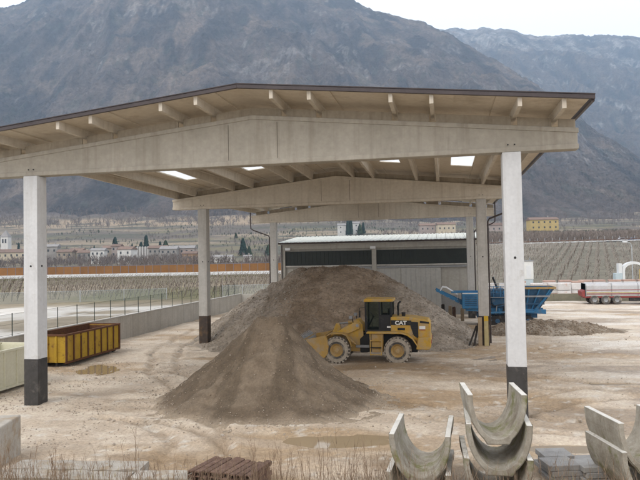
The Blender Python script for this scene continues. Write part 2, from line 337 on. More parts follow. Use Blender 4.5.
# ---- the valley floor and lower slopes: one sheet
vv = np.concatenate([np.linspace(-120, 40, 20), np.linspace(46, 270, 120), np.linspace(274, 1120, 210)])
tt = np.linspace(-1.25, 1.25, 330)
V, T = np.meshgrid(vv, tt, indexing='ij'); U = T * (np.maximum(V, 0) + 70)
TX, TY = xy_of(U, V); Z = hterr(U, V)
yard = (TX > -27.9) & (TX < 41) & (TY > -45) & (TY < 59)
Zs = Z - 0.06
Zs[yard] -= 0.5
tb = U / np.maximum(V, 30)
c = np.zeros(V.shape + (3,)); c[:] = (0.30, 0.255, 0.19)
nz = fbm(U / 30, V / 30, 4, 21); nz2 = fbm(U / 9, V / 9, 4, 22)
lot = sstep(0.47, 0.53, nz2 + 0.25 * (fbm(U / 40, V / 10, 3, 4) - 0.5) + 0.06) * sstep(92, 82, V)
c = lerp3(c, (0.60, 0.57, 0.52), lot)
vine = sstep(86, 94, V) * sstep(195, 188, V)
c = lerp3(c, lerp3(np.array((0.17, 0.155, 0.085)) + c * 0, (0.26, 0.215, 0.15), sstep(0.4, 0.6, nz)), vine)
c = lerp3(c, (0.15, 0.13, 0.09), sstep(188, 200, V))
rv = sstep(0.10, 0.2, tb) * sstep(108, 118, V)
c = lerp3(c, lerp3(np.array((0.165, 0.15, 0.115)) + c * 0, (0.225, 0.20, 0.16), sstep(0.4, 0.6, nz)), rv)
hill = sstep(430, 470, V)
band = fbm(U / 220, Z / 5.5, 4, 31); field = lerp3(np.array((0.13, 0.11, 0.09)) + c * 0, (0.26, 0.21, 0.15), sstep(0.42, 0.62, band))
field = lerp3(field, (0.165, 0.145, 0.09), sstep(0.62, 0.68, fbm(U / 90, Z / 9, 3, 33)))
field = lerp3(field, (0.10, 0.095, 0.07), sstep(0.58, 0.63, fbm(U / 130, Z / 2.5, 3, 37)))
c = lerp3(c, field, hill)
tanb = sstep(50, 56, Z) * sstep(76, 66, Z) * sstep(0.12, -0.1, tb)
c = lerp3(c, (0.33, 0.255, 0.175), tanb * sstep(0.35, 0.55, nz))
c = lerp3(c, (0.11, 0.092, 0.085), sstep(66, 84, Z))
tag(link('ground', grid_mesh('ground', TX, TY, Zs, TERRM, c)), kind='structure')

# ---- mountains
def prof(px, pts): return np.interp(px, [p[0] for p in pts], [p[1] for p in pts])
def mountain(name, pts, vr0, vr1, vf, zf, nt_, nv, seed, tr, rock_amt, snow):
    t = np.linspace(tr[0], tr[1], nt_); s = np.concatenate([np.linspace(0, 1, nv), np.linspace(1.02, 1.5, 24)])
    Sg, Tg = np.meshgrid(s, t, indexing='ij'); px = Tg * 617.3 + 320
    ytop = prof(px, pts) + (fbm(Tg * 22, Tg * 0 + seed, 5, seed) - 0.5) * 10
    el = (258.0 - 0.0187 * (px - 320) - ytop) / 617.3
    vr = np.interp(px, [q[0] for q in vr0], [q[1] for q in vr0])
    Vg = vf + (vr - vf) * Sg; Ug = Tg * Vg
    zr = 6.1 + el * vr; sc = np.minimum(Sg, 1)
    z = zf + (zr - zf) * sc ** 1.12 - np.maximum(Sg - 1, 0) * (vr - vf) * 0.45
    env = np.sin(np.pi * np.clip(sc, 0, 1)) ** 0.6 * np.minimum(1, (zr - zf) / 500)
    wob = (fbm(Ug / 500, Vg / 500, 3, seed + 9) - 0.5) * 500
    gul = ridged((Ug + wob) / 330, Vg / 1100 + 0.3 * Ug / 900, 4, seed + 1) - 0.55
    gul2 = ridged((Ug + wob * 0.6) / 90, Vg / 260, 4, seed + 2) - 0.55
    big = fbm(Ug / 650, Vg / 420, 4, seed + 3) - 0.5
    z = z + env * vr1 * (105 * gul + 62 * gul2 + 60 * big + 20 * (ridged((Ug + wob * 0.3) / 38, Vg / 80, 3, seed + 14) - 0.55))
    tree = RNG.random(z.shape)
    z = z + np.minimum(1, sc * 6) * (tree - 0.5) * 8.0 * vr1
    # surface colour: bare forest, paler scrub, tan clearings, limestone outcrops, thin snow on the tops
    gz = np.gradient(z, axis=0) / np.maximum(np.gradient(Vg, axis=0), 1)
    n1 = 0.6 * fbm(Ug / 60, Vg / 110, 5, seed + 4) + 0.4 * ridged((Ug + wob * 0.5) / 70, Vg / 300, 4, seed + 12); n2 = fbm(Ug / 35, z / 22, 4, seed + 5)
    col = lerp3(np.array((0.055, 0.050, 0.051)) + np.zeros(z.shape + (3,)), (0.108, 0.089, 0.080), sstep(0.40, 0.60, n1))
    col = lerp3(col, (0.17, 0.135, 0.11), sstep(0.6, 0.72, fbm(Ug / 90 + 40, Vg / 90, 4, seed + 6)) * 0.7)
    col = lerp3(col, (0.06, 0.07, 0.058), sstep(0.62, 0.7, fbm(Ug / 22 + 90, Vg / 34, 4, seed + 7)) * 0.4)
    rk = sstep(0.62, 0.70, 0.45 * fbm(Ug / 9, z / 26, 3, seed + 15) + 0.55 * fbm(Ug / 110, z / 55, 3, seed + 8)) * sstep(0.25, 0.45, sc) * rock_amt
    col = lerp3(col, (0.29, 0.275, 0.26), rk * (0.3 + 0.7 * RNG.random(z.shape)))
    if rock_amt > 0.9:                                # a band of cliffs under the crest
        cb_ = sstep(0.80, 0.84, sc) * sstep(0.95, 0.90, sc) * sstep(0.50, 0.60, 0.5 * fbm(Ug / 30, z / 80, 3, seed + 21) + 0.5 * fbm(Ug / 170, z / 400, 3, seed + 22))
        col = lerp3(col, (0.30, 0.285, 0.265), cb_ * (0.2 + 0.8 * RNG.random(z.shape)))
    if snow:
        sn = sstep(snow, snow + 120, z + (n2 - 0.5) * 300) * 0.3
        col = lerp3(col, (0.72, 0.73, 0.75), sn * (0.35 + 0.65 * RNG.random(z.shape)))
    X, Y = xy_of(Ug, Vg)
    return tag(link(name, grid_mesh(name, X, Y, z, MOUNTM, col)), kind='structure')
near_pts = [(-300, 70), (-120, 34), (0, 4), (20, 1), (40, -8), (110, -40), (200, -55), (300, -32), (340, -8), (362, 0), (385, 7), (420, 18), (452, 29), (500, 58), (565, 100), (640, 160), (760, 205), (900, 222)]
mountain('mountain', near_pts, [(-300, 2200), (100, 2500), (330, 2500), (450, 2350), (560, 1900), (640, 1600), (900, 1500)], 1.0, 900, 55, 640, 250, 3, (-0.95, 0.95), 0.55, 1120)
far_pts = [(300, 40), (400, 34), (450, 29), (472, 27), (492, 24), (512, 27), (530, 33), (560, 35), (590, 32), (618, 33), (650, 38), (760, 30), (950, 50)]
mountain('far_mountain', far_pts, [(300, 4300), (700, 4000), (950, 3900)], 1.5, 1750, 120, 330, 170, 60, (-0.1, 0.95), 1.0, 1430)

# ---- the yard: mud with ruts, and the bank the viewpoint stands on
def bank(Y): return sstep(-9.3, -20.5, Y) * 4.45
def seg_dist(X, Y, pts):
    d = np.full(X.shape, 1e9)
    for (ax, ay), (bx, by) in zip(pts[:-1], pts[1:]):
        L = (bx - ax) ** 2 + (by - ay) ** 2; t = np.clip(((X - ax) * (bx - ax) + (Y - ay) * (by - ay)) / L, 0, 1)
        d = np.minimum(d, np.hypot(X - ax - t * (bx - ax), Y - ay - t * (by - ay)))
    return d
def arc(cx, cy, r, a0, a1, n=14): return [(cx + r * math.cos(math.radians(a0 + (a1 - a0) * k / n)), cy + r * math.sin(math.radians(a0 + (a1 - a0) * k / n))) for k in range(n + 1)]
PUDDLES = [((-6.35, -3.05), 1.6, 0.55, 0.12, 'brown puddle in the mud in front of the sand pile'), ((-22.1, 8.8), 0.75, 1.1, 0.5, 'small puddle in the mud before the yellow skip'), ((5.4, 7.6), 1.5, 0.35, 0.1, 'wet puddle right of the white column'), ((1.2, -2.8), 1.1, 0.35, 0.15, 'puddle behind the concrete channels')]
yx = np.concatenate([np.arange(-28.3, 10, 0.14), np.arange(10, 42, 0.35)]); yy = np.concatenate([np.arange(-45, -22, 1.0), np.arange(-22, 22, 0.14), np.arange(22, 60, 0.3)])
YX, YY = np.meshgrid(yx, yy, indexing='xy')
def yard_base(X, Y):
    z = bank(Y) + (fbm(X / 5, Y / 5, 3, 71) - 0.5) * 0.22 + (fbm(X / 1.3, Y / 0.9, 4, 72) - 0.5) * 0.12
    z = z + 0.10 * sstep(20, 30, X) + (fbm(X / 0.35, Y / 0.3, 3, 74) - 0.5) * 0.045
    for (cx, cy), a, b, r, l in PUDDLES:
        k = np.exp(-(((X - cx) * math.cos(r) + (Y - cy) * math.sin(r)) / (a * 1.25)) ** 2 - ((-(X - cx) * math.sin(r) + (Y - cy) * math.cos(r)) / (b * 1.25)) ** 2)
        pass
    return z
YZ = yard_base(YX, YY)
wet = sstep(0.50, 0.66, fbm(YX / 9, YY / 2.6, 4, 73)) * 0.9
ruts = [arc(-17, -7, 6.0, -5, 80), arc(-17, -7, 7.9, -5, 80), arc(-15.5, -8.5, 7.2, 10, 95), [(-12, 3), (-17, 8), (-20.5, 16), (-22.5, 28)], [(-13.5, 2), (-18.6, 8), (-22.3, 16), (-24.3, 28)],
        [(30, 2), (12, 4.5), (2, 6), (-3, 10.3)], [(30, 4.2), (12, 6.7), (3, 8), (-2, 10.8)], [(34, 20), (16, 15), (5, 13), (-3, 11)], [(28, -4), (10, -1), (0, 0.5), (-4.5, 3)], [(28, -6), (10, -3), (1, -1.5), (-4, 0.5)], [(36, 36), (18, 26), (8, 19), (0, 13)], [(36, 39), (16, 28), (6, 21), (-1, 14)], arc(8, -4, 9, 60, 150), arc(8, -4, 11, 60, 150)]
for pts in ruts:
    d = seg_dist(YX + (fbm(YX / 2, YY / 2, 2, 76) - 0.5) * 0.5, YY, pts)
    YZ = YZ - 0.10 * np.exp(-(d / 0.22) ** 2) * (0.75 + 0.5 * np.sin(YX * 15 + YY * 11)) + 0.04 * np.exp(-((d - 0.42) / 0.14) ** 2)
    wet = np.maximum(wet, 0.8 * np.exp(-(d / 0.30) ** 2) * (0.4 + 0.6 * fbm(YX / 1.5, YY / 1.5, 3, 77)))
for (cx, cy), a, b, r, l in PUDDLES:
    k = np.exp(-(((YX - cx) * math.cos(r) + (YY - cy) * math.sin(r)) / (a * 1.2)) ** 2 - ((-(YX - cx) * math.sin(r) + (YY - cy) * math.cos(r)) / (b * 1.2)) ** 2)
    YZ = YZ * (1 - np.minimum(1, k * 1.15)) - 0.15 * k
pale = sstep(0.40, 0.62, fbm(YX / 8, YY / 3.2, 5, 78) + 0.16 * sstep(-6, -14, YX) + 0.22 * sstep(1.5, 7, YX))
yc = lerp3(np.array((0.40, 0.295, 0.19)) + np.zeros(YX.shape + (3,)), (0.575, 0.49, 0.39), pale)
yc = lerp3(yc, (0.45, 0.36, 0.27), 0.6 * sstep(0.52, 0.64, fbm(YX / 2.2, YY / 1.2, 4, 79)))
yc = lerp3(yc, (0.66, 0.62, 0.56), sstep(3, 9, YX) * sstep(0.42, 0.6, fbm(YX / 7, YY / 2.0, 4, 83)) * 0.7)  # paler to the right: wet sheen painted into the mud colour
yc = lerp3(yc, (0.27, 0.19, 0.115), wet * 0.8)
speck = sstep(0.70, 0.8, fbm(YX / 0.45, YY / 0.35, 3, 80)); yc = lerp3(yc, (0.62, 0.585, 0.52), speck * 0.6)
yc = lerp3(yc, (0.27, 0.215, 0.145), sstep(-8.9, -10.5, YY))
for (cx, cy), a, b, r, l in PUDDLES:
    wet = np.maximum(wet, np.exp(-((YX - cx) / (a * 1.7)) ** 2 - ((YY - cy) / (b * 1.9)) ** 2))
tag(link('yard', grid_mesh('yard', YX, YY, YZ, YARDM, yc, {'wet': wet})), kind='structure')
_YXs, _YYs = yx, yy
def yz(x, y):
    i = int(np.clip(np.searchsorted(_YXs, x), 1, len(_YXs) - 1)); j = int(np.clip(np.searchsorted(_YYs, y), 1, len(_YYs) - 1)); return float(YZ[j, i])
for (cx, cy), a, b, r, l in PUDDLES:
    n = 40; vs = []
    for k in range(n):
        t = 2 * math.pi * k / n; q = 1 + 0.35 * (float(fbm(np.array(math.cos(t) * 1.7 + cx), np.array(math.sin(t) * 1.7 + cy), 3, 5)) - 0.5) * 2
        ux, uy = a * 1.65 * math.cos(t), b * 1.65 * math.sin(t); vs.append((cx + ux * math.cos(r) - uy * math.sin(r), cy + ux * math.sin(r) + uy * math.cos(r), -0.052))
    tag(MB().add(vs, [tuple(range(n))]).build('puddle', WATER), kind='structure')

# ------------------------------------------------------------------ the open concrete shed
D = 19.297; CW = 0.667; H0 = 9.9; XC = -10.0
def beam_top(x): return 11.92 - 0.1 * abs(x - XC) - (0.02 if abs(x - XC) > 11 else 0)
shed = thing('open_shed', 'open concrete shed with white columns, tapered beams and ribbed pitched roof', 'shed')
cl_hole = MB().lathe_y([(0.0, 0.0), (0.045, 0.0), (0.045, 0.02)], 10).mesh('bolt_hole', DARKM)
for yi, Y in enumerate((0, D, 2 * D)):
    for xi, X in enumerate((-20, 0)):
        b0 = -0.4
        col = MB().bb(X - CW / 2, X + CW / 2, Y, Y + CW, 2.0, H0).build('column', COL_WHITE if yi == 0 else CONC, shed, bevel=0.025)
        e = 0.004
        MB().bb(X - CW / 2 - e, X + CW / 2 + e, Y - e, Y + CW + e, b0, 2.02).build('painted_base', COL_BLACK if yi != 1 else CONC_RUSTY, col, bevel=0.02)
        for zz in (6.0,):
            link('bolt_hole', cl_hole, col, loc=(X + 0.02, Y - 0.012, zz))
            h = link('bolt_hole', cl_hole, col, loc=(X + CW / 2 + 0.012, Y + 0.3, zz)); h.rotation_euler = (0, 0, math.pi / 2)
    CB = CONC_BEAM if yi == 0 else CONC_BRIGHT       # same concrete: front coloured darker for overhang shade, inner beams brightened against dim light
    pts = [(-22.33, H0), (2.33, H0), (2.33, beam_top(2.33)), (XC, beam_top(XC)), (-22.33, beam_top(-22.33))]
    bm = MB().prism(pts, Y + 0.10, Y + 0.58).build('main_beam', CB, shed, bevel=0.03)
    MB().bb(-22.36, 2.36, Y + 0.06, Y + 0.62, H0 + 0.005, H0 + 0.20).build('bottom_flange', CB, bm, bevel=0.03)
    tp = [(-22.36, beam_top(-22.36) - 0.17), (XC, beam_top(XC) - 0.17), (2.36, beam_top(2.36) - 0.17), (2.36, beam_top(2.36) + 0.002), (XC, beam_top(XC) + 0.002), (-22.36, beam_top(-22.36) + 0.002)]
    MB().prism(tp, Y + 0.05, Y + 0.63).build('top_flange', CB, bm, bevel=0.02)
    for X in (-11.0, -8.95):       # formwork joints of the haunch
        MB().bb(X - 0.012, X + 0.012, Y + 0.094, Y + 0.10, H0 + 0.24, 11.58).build('joint', JOINT, bm)
    for X in (-20, 0):
        for q in (-0.12, 0.12):
            hb = link('bolt_hole', cl_hole, bm, loc=(X + q, Y + 0.05, H0 + 0.28)); hb.scale = (0.6, 1, 0.6)
RD = 0.62                            # rib depth under the slab
centres = [0.87 - 4.43 * k for k in range(6)]
OV = 1.62
def slab_profile(xa, xb, z_add, th):
    xs = [xa] + ([XC] if xa < XC < xb else []) + [xb]
    lo = [(x, beam_top(x) + z_add) for x in xs]; hi = [(x, beam_top(x) + z_add + th) for x in xs]
    return lo + hi[::-1]
bays = [(-OV, D + 0.33), (D + 0.35, 2 * D + 0.62 + OV)]
for (ya, yb) in bays:
    for cxx in centres:
        xa, xb = cxx - 1.5, min(cxx + 1.5, 2.45); xa = max(xa, -22.45)
        sl = MB().prism(slab_profile(xa, xb, RD, 0.09), ya, yb).build('roof_slab', CONC_ROOF, shed)
        for s in (-0.72, 0.72):
            xr = cxx + s
            if xr < -22.3: continue
            zt = beam_top(xr) + RD + 0.01; zb = beam_top(xr)
            pr = [(xr - 0.075, zb), (xr + 0.075, zb), (xr + 0.11, zt - 0.10), (xr + 0.22, zt), (xr - 0.22, zt), (xr - 0.11, zt - 0.10)]
            rb = MB().prism(pr, ya + 0.03, yb - 0.01)
            ee = (0, 1, 2, 3, 4, 5) if ya < 0 else (6, 7, 8, 9, 10, 11)
            for q in ee: rb.v[q] = (xr + max(-0.07, min(0.07, rb.v[q][0] - xr)), rb.v[q][1], max(rb.v[q][2], zb + 0.30))      # soffit rises towards the free end
            rb.build('rib', CONC_BRIGHT, sl)
    # flat infill panels between the ribbed slabs, with one translucent sheet in each
    for k in range(5):
        xm = (centres[k] + centres[k + 1]) / 2; xa, xb = xm - 0.712, xm + 0.712
        ym = ya + 11.4; sk = (0, 1, 3, 4)
        parts = [(ya, ym), (ym + 6.2, yb)] if k in sk else [(ya, ym), (ym, yb)]
        for (p0, p1) in parts:
            MB().prism(slab_profile(xa, xb, RD + 0.045, 0.07), p0 + 0.01, p1 - 0.01).build('infill_panel', CONC_ROOF, shed)
        if k in sk:
            MB().prism(slab_profile(xa + 0.02, xb - 0.02, RD + 0.09, 0.012), ym, ym + 6.2).build('skylight', POLYC, shed)
            for xq in (xa + 0.03, xb - 0.03):
                MB().bb(xq - 0.03, xq + 0.03, ym, ym + 6.2, beam_top(xq) + RD + 0.03, beam_top(xq) + RD + 0.12).build('skylight_curb', CONC_ROOF, shed)
for Y in (0, D, 2 * D):                          # closure boards standing on the beams between the ribs
    for k in range(len(centres)):
        for (p, q) in ((centres[k] - 0.60, centres[k] + 0.60), (centres[k] + 0.84, centres[k] + 3.59)):
            p, q = max(p, -22.3), min(q, 2.3)
            if q - p < 0.3: continue
            xs_ = [p] + ([XC] if p < XC < q else []) + [q]
            lo = [(x_, beam_top(x_) + 0.003) for x_ in xs_]; hi = [(x_, beam_top(x_) + 0.36) for x_ in xs_]
            MB().prism(lo + hi[::-1], Y + 0.30, Y + 0.37).build('closure_board', CLOSURE, shed)
ZR = RD + 0.165
ya, yb = -OV, 2 * D + 0.62 + OV
for sgn in (-1, 1):                 # the roof covering above the slabs stops short of the skylights: edge trims and sheeting strips
    x0, x1 = (XC, 2.55) if sgn > 0 else (-22.55, XC)
    for nm, yq in (('fascia', ya - 0.05), ('fascia', yb + 0.05)):
        pf = [(x0, beam_top(x0) + ZR - 0.162), (x1, beam_top(x1) + ZR - 0.162), (x1, beam_top(x1) + ZR - 0.012), (x0, beam_top(x0) + ZR - 0.012)]
        MB().prism(pf, yq - 0.05, yq + 0.05).build(nm, FASCIA, shed, bevel=0.01)
        pf = [(x0, beam_top(x0) + ZR - 0.010), (x1, beam_top(x1) + ZR - 0.010), (x1, beam_top(x1) + ZR + 0.022), (x0, beam_top(x0) + ZR + 0.022)]
        MB().prism(pf, yq - 0.075, yq + 0.12).build('drip_edge', FASCIA, shed)
    xe = 2.5 if sgn > 0 else -22.5
    MB().bb(xe - 0.05, xe + 0.05, ya, yb, beam_top(2.5) + RD - 0.06, beam_top(2.5) + ZR - 0.02).build('gutter', GUTTER, shed)
for X, s in ((0, 1), (-20, -1)):
    for Y in (D, 2 * D):
        if X < 0 and Y < 20: continue
        xo = X + s * (CW / 2 + 0.07)
        yq = Y + 0.02
        MB().tube([(X + s * 2.42, Y - 0.05, beam_top(2.4) + RD), (X + s * 2.42, Y - 0.1, H0 + 0.1), (X + s * 2.38, Y - 0.1, H0 - 0.55), (X + s * 2.1, Y - 0.1, H0 - 0.75), (xo + s * 0.1, Y - 0.02, H0 - 1.35), (xo, Y + 0.05, H0 - 1.55), (xo, Y + 0.05, 0.2)], 0.06, 8).build('downpipe', GUTTER, shed)

# timbers round the right rear column
for k, (x0, x1, m, lb) in enumerate(((-0.42, -0.16, WOOD, 'pale timber board upright at left of the right rear column base'), (-0.02, 0.25, WOODY, 'cream timber board with yellow top against the right rear column base'))):
    o = thing('timber_board', lb, 'board', (0, D - 0.1, 0), group='boards round the right rear column')
    MB().bb(x0, x1, -0.06, 0.03, 0.0, 2.0 if k else 1.95).build('board', m, o, bevel=0.01)
    if k: MB().bb(x0 - 0.004, x1 + 0.004, -0.066, 0.034, 1.70, 2.03).build('painted_top', YELLOW, o)
for k, (xa, xb) in enumerate(((-1.05, -0.5), (-0.72, -0.38))):
    o = MB().tube([(xa, D - 0.25, 0.0), (xb, D + 0.2, 1.35 + 0.15 * k)], 0.08, 4).build('timber_prop', WOODD)
    tag(o, ('outer' if k == 0 else 'inner') + ' of two dark timber props leaning at the right rear column', 'prop', 'props at the right rear column')

# ------------------------------------------------------------------ piles
def pile(name, cx, cy, rx, ry, h, m, cfun, label, seed, shape, res=0.11, clip=1.25, group=None):
    xs = np.arange(cx - rx * clip, cx + rx * clip, res); ys = np.arange(cy - ry * clip, cy + ry * clip, res)
    X, Y = np.meshgrid(xs, ys); Z, C = shape(X, Y, cfun)
    Z = np.where(Z < -0.25, -0.25, Z)
    return tag(link(name, grid_mesh(name, X, Y, Z, m, C)), label, 'pile', group)
def sand_shape(X, Y, _):
    cx, cy = -10.2, 3.0; a = np.arctan2(Y - cy, X - cx)
    R = 5.2 + 0.22 * np.maximum(np.cos(a), 0) + 0.15 * np.cos(2 * a + 0.6) + 0.35 * (fbm(np.cos(a) * 1.5 + 5, np.sin(a) * 1.5, 3, 91) - 0.5)
    r = np.hypot(X - cx, Y - cy) / R
    rr = np.maximum(np.sqrt(r * r + 0.006) - 0.13, 0) / 0.87
    z = np.where(rr < 1, 3.55 * np.maximum(1 - rr, 0) ** (1.38 + 0.62 * np.maximum(np.cos(a), 0)), -0.6 * (rr - 1))
    rill = (ridged(a * 2.6, r * 0.8 + 3, 4, 92) - 0.5); z = z + (0.30 * rill + 0.12 * (ridged(a * 6.0, r * 1.5, 2, 96) - 0.5)) * np.sin(np.pi * np.clip(r, 0, 1)) ** 0.8
    # slumps on the camera side: a shallow bowl and a sloping ridge
    z = z - 0.30 * np.exp(-((X + 11.6) / 0.9) ** 2 - ((Y - 1.2) / 1.0) ** 2) + 0.22 * np.exp(-(((Y - 0.7) - 0.5 * (X + 10.4)) / 0.30) ** 2 - ((X + 10.5) / 1.3) ** 2)
    z = z + (fbm(X / 0.6, Y / 0.6, 4, 93) - 0.5) * 0.24 + (fbm(X / 0.2, Y / 0.2, 2, 94) - 0.5) * 0.12
    k = sstep(0.35, 0.65, fbm(X / 1.5 + 4, (Y + z) / 0.9, 4, 95)); C = lerp3(np.array((0.135, 0.103, 0.072)) + np.zeros(X.shape + (3,)), (0.185, 0.145, 0.104), k)
    C = lerp3(C, (0.105, 0.08, 0.055), sstep(0.56, 0.68, fbm(X / 1.0 + 9, (Y - z) / 0.8, 4, 97)) * 0.75)
    C = lerp3(C, (0.36, 0.295, 0.22), sstep(0.3, 0.02, z) * 0.8)
    return z - 0.05, C
pile('sand_pile', -10.1, 3.0, 5.8, 5.8, 3.4, SANDM, None, 'smooth brown conical sand pile in the middle of the yard', 1, sand_shape, 0.09)
def gravel_shape(X, Y, _):
    # a ridge of dumped heaps
    z = np.full(X.shape, -1.0)
    for (cx, cy, h, R) in ((-10.9, 25.2, 6.0, 9.4), (-12.4, 25.4, 5.95, 9.2), (-13.7, 25.6, 5.7, 8.5), (-9.3, 25.2, 5.75, 8.9), (-8.1, 25.0, 5.3, 8.2), (-16.2, 27.5, 4.5, 7.0), (-11.5, 20.6, 3.2, 5.4), (-14.4, 20.8, 2.8, 5.3), (-5.6, 22.6, 3.0, 5.6)):
        r = np.hypot(X - cx, Y - cy) / R; q = h * (1 - r) ** 1.0 if False else h * (1 - r)
        q = np.where(r < 0.14, h * (0.86 + 0.14 * (1 - (r / 0.14) ** 2) * 0.4), q); z = np.maximum(z, q)
    z = np.where(z < 0.5, 0.5 * np.exp((z - 0.5) / 0.55) - 0.10, z)
    z = z - 0.9 * np.exp(-((X + 9.6) / 1.3) ** 2 - ((Y - 17.6) / 1.7) ** 2) * (z > 0.2)
    env = np.clip(z / 1.0, 0, 1)
    z = z + env * ((fbm(X / 1.6, Y / 1.6, 4, 101) - 0.5) * 0.40 + (fbm(X / 0.45, Y / 0.45, 3, 102) - 0.5) * 0.26 + (ridged(X / 1.1, Y / 4.0, 3, 103) - 0.5) * 0.28)
    z = z + (fbm(X / 0.2, Y / 0.2, 2, 104) - 0.5) * 0.10 * env
    lr = sstep(-17, -12.5, X + (fbm(X / 2, Y / 2, 3, 106) - 0.5) * 4) * sstep(-5.5, -8.0, X + (fbm(X / 2, Y / 2, 3, 107) - 0.5) * 3)
    k = sstep(0.35, 0.65, fbm(X / 1.1, (Y + z) / 1.1, 5, 105))
    C = lerp3(lerp3(np.array((0.27, 0.225, 0.175)) + np.zeros(X.shape + (3,)), (0.37, 0.315, 0.255), k), lerp3(np.array((0.24, 0.18, 0.125)) + np.zeros(X.shape + (3,)), (0.35, 0.275, 0.205), k), lr)
    return z, C
pile('gravel_pile', -10.9, 24.5, 11.3, 10.8, 5.7, GRAVM, None, 'tall dark gravel heap behind the loader in front of the warehouse', 2, gravel_shape, 0.16, 1.0)
def rubble_shape(X, Y, _):
    z = np.full(X.shape, -1.0)
    for (cx, cy, h, R) in ((4.6, 27.2, 1.15, 3.4), (6.6, 27.8, 0.95, 3.2), (2.6, 26.6, 0.9, 2.8), (8.4, 28.6, 0.55, 2.6)):
        r = np.hypot(X - cx, (Y - cy) * 1.15) / R; z = np.maximum(z, h * (1 - r))
    z = np.where(z < 0.2, 0.2 * np.exp((z - 0.2) / 0.25) - 0.10, z); env = np.clip(z / 0.5, 0, 1)
    z = z + env * ((fbm(X / 0.7, Y / 0.7, 4, 111) - 0.5) * 0.4 + (fbm(X / 0.2, Y / 0.2, 3, 112) - 0.5) * 0.16)
    k = sstep(0.35, 0.65, fbm(X / 0.8, Y / 0.8, 4, 113)); C = lerp3(np.array((0.20, 0.155, 0.11)) + np.zeros(X.shape + (3,)), (0.33, 0.28, 0.22), k)
    return z, C
pile('rubble_pile', 5.6, 27.5, 6.8, 4.6, 1.2, GRAVM, None, 'low brown rubble heap below the hopper of the blue crusher', 3, rubble_shape, 0.12, 1.0)

def rock_variants(n):
    out = []
    ico = [(0, 0, 1), (0.89, 0, 0.45), (0.28, 0.85, 0.45), (-0.72, 0.53, 0.45), (-0.72, -0.53, 0.45), (0.28, -0.85, 0.45), (0.72, 0.53, -0.45), (-0.28, 0.85, -0.45), (-0.89, 0, -0.45), (-0.28, -0.85, -0.45), (0.72, -0.53, -0.45), (0, 0, -1)]
    fs = [(0, 1, 2), (0, 2, 3), (0, 3, 4), (0, 4, 5), (0, 5, 1), (1, 6, 2), (2, 7, 3), (3, 8, 4), (4, 9, 5), (5, 10, 1), (6, 7, 2), (7, 8, 3), (8, 9, 4), (9, 10, 5), (10, 6, 1), (11, 7, 6), (11, 8, 7), (11, 9, 8), (11, 10, 9), (11, 6, 10)]
    for k in range(n):
        v = np.array(ico) * RNG.uniform(0.65, 1.2, (12, 1)) * RNG.uniform(0.6, 1.1, (1, 3)); out.append(v[np.array(fs)])
    return out
ROCKS = rock_variants(10)
def scatter_rocks(name, pts, sizes, m, label):
    tris = []
    for p, s in zip(pts, sizes):
        a = RNG.uniform(0, 6.28); R = np.array(((math.cos(a), -math.sin(a), 0), (math.sin(a), math.cos(a), 0), (0, 0, 1)))
        tris.append(ROCKS[RNG.integers(10)] @ R.T * s + np.array(p))
    return tag(link(name, tri_soup(name, np.concatenate(tris), m)), label, 'stones', kind='stuff')
def pile_pts(fn, n, x0, x1, y0, y1, zmin, zmax=99):
    X = RNG.uniform(x0, x1, n); Y = RNG.uniform(y0, y1, n); Z, _ = fn(X, Y, None); k = (Z > zmin) & (Z < zmax); return np.stack([X, Y, Z], 1)[k]
p1 = pile_pts(gravel_shape, 9000, -22, 0, 14.5, 27, 0.0); k = (p1[:, 0] < -13.5) | (p1[:, 0] > -7)
scatter_rocks('gravel_stones', p1[k], RNG.uniform(0.025, 0.075, k.sum()) * np.where(RNG.random(k.sum()) < 0.08, 2.0, 1), STONE, 'loose grey stones covering the flanks of the tall gravel heap')
p2 = p1[~k]
scatter_rocks('earth_clods', p2[::2], RNG.uniform(0.03, 0.10, len(p2[::2])), EARTHST, 'brown clods and stones on the middle of the tall gravel heap')
p3 = pile_pts(rubble_shape, 3000, -0.5, 12, 23, 31, 0.02)
scatter_rocks('rubble_stones', p3, RNG.uniform(0.03, 0.12, len(p3)), EARTHST, 'loose stones on the low rubble heap')
L = []; Ls = []
for _ in range(900):
    a_ = random.uniform(0, 6.28); r_ = random.gauss(5.1, 0.5); x = -10.1 + r_ * math.cos(a_); y = 3.0 + r_ * math.sin(a_)
    s = random.uniform(0.012, 0.04); L.append((x, y, max(yz(x, y), float(sand_shape(np.array([[x]]), np.array([[y]]), None)[0][0, 0])) + s * 0.2)); Ls.append(s)
for _ in range(9000):
    x = random.uniform(-27, 14); y = random.uniform(-8.8, 28) ** 1 if random.random() < 0.6 else random.uniform(-8.8, 2)
    if random.random() < 0.45: x = random.uniform(-26, -15); y = random.uniform(-8, 12)
    if float(fbm(np.array(x / 2.5), np.array(y / 2.0), 3, 120)) < 0.47: continue
    s = random.uniform(0.010, 0.042) * (2.0 if random.random() < 0.05 else 1); L.append((x, y, yz(x, y) + s * 0.25)); Ls.append(s)
p4 = pile_pts(sand_shape, 2600, -15.5, -4.5, -2.5, 8.5, 0.0)
scatter_rocks('sand_clods', p4, RNG.uniform(0.012, 0.045, len(p4)), EARTHST, 'small clods and pebbles on the sand pile')
scatter_rocks('yard_stones', L, Ls, LITTER, 'loose stones scattered over the muddy yard')

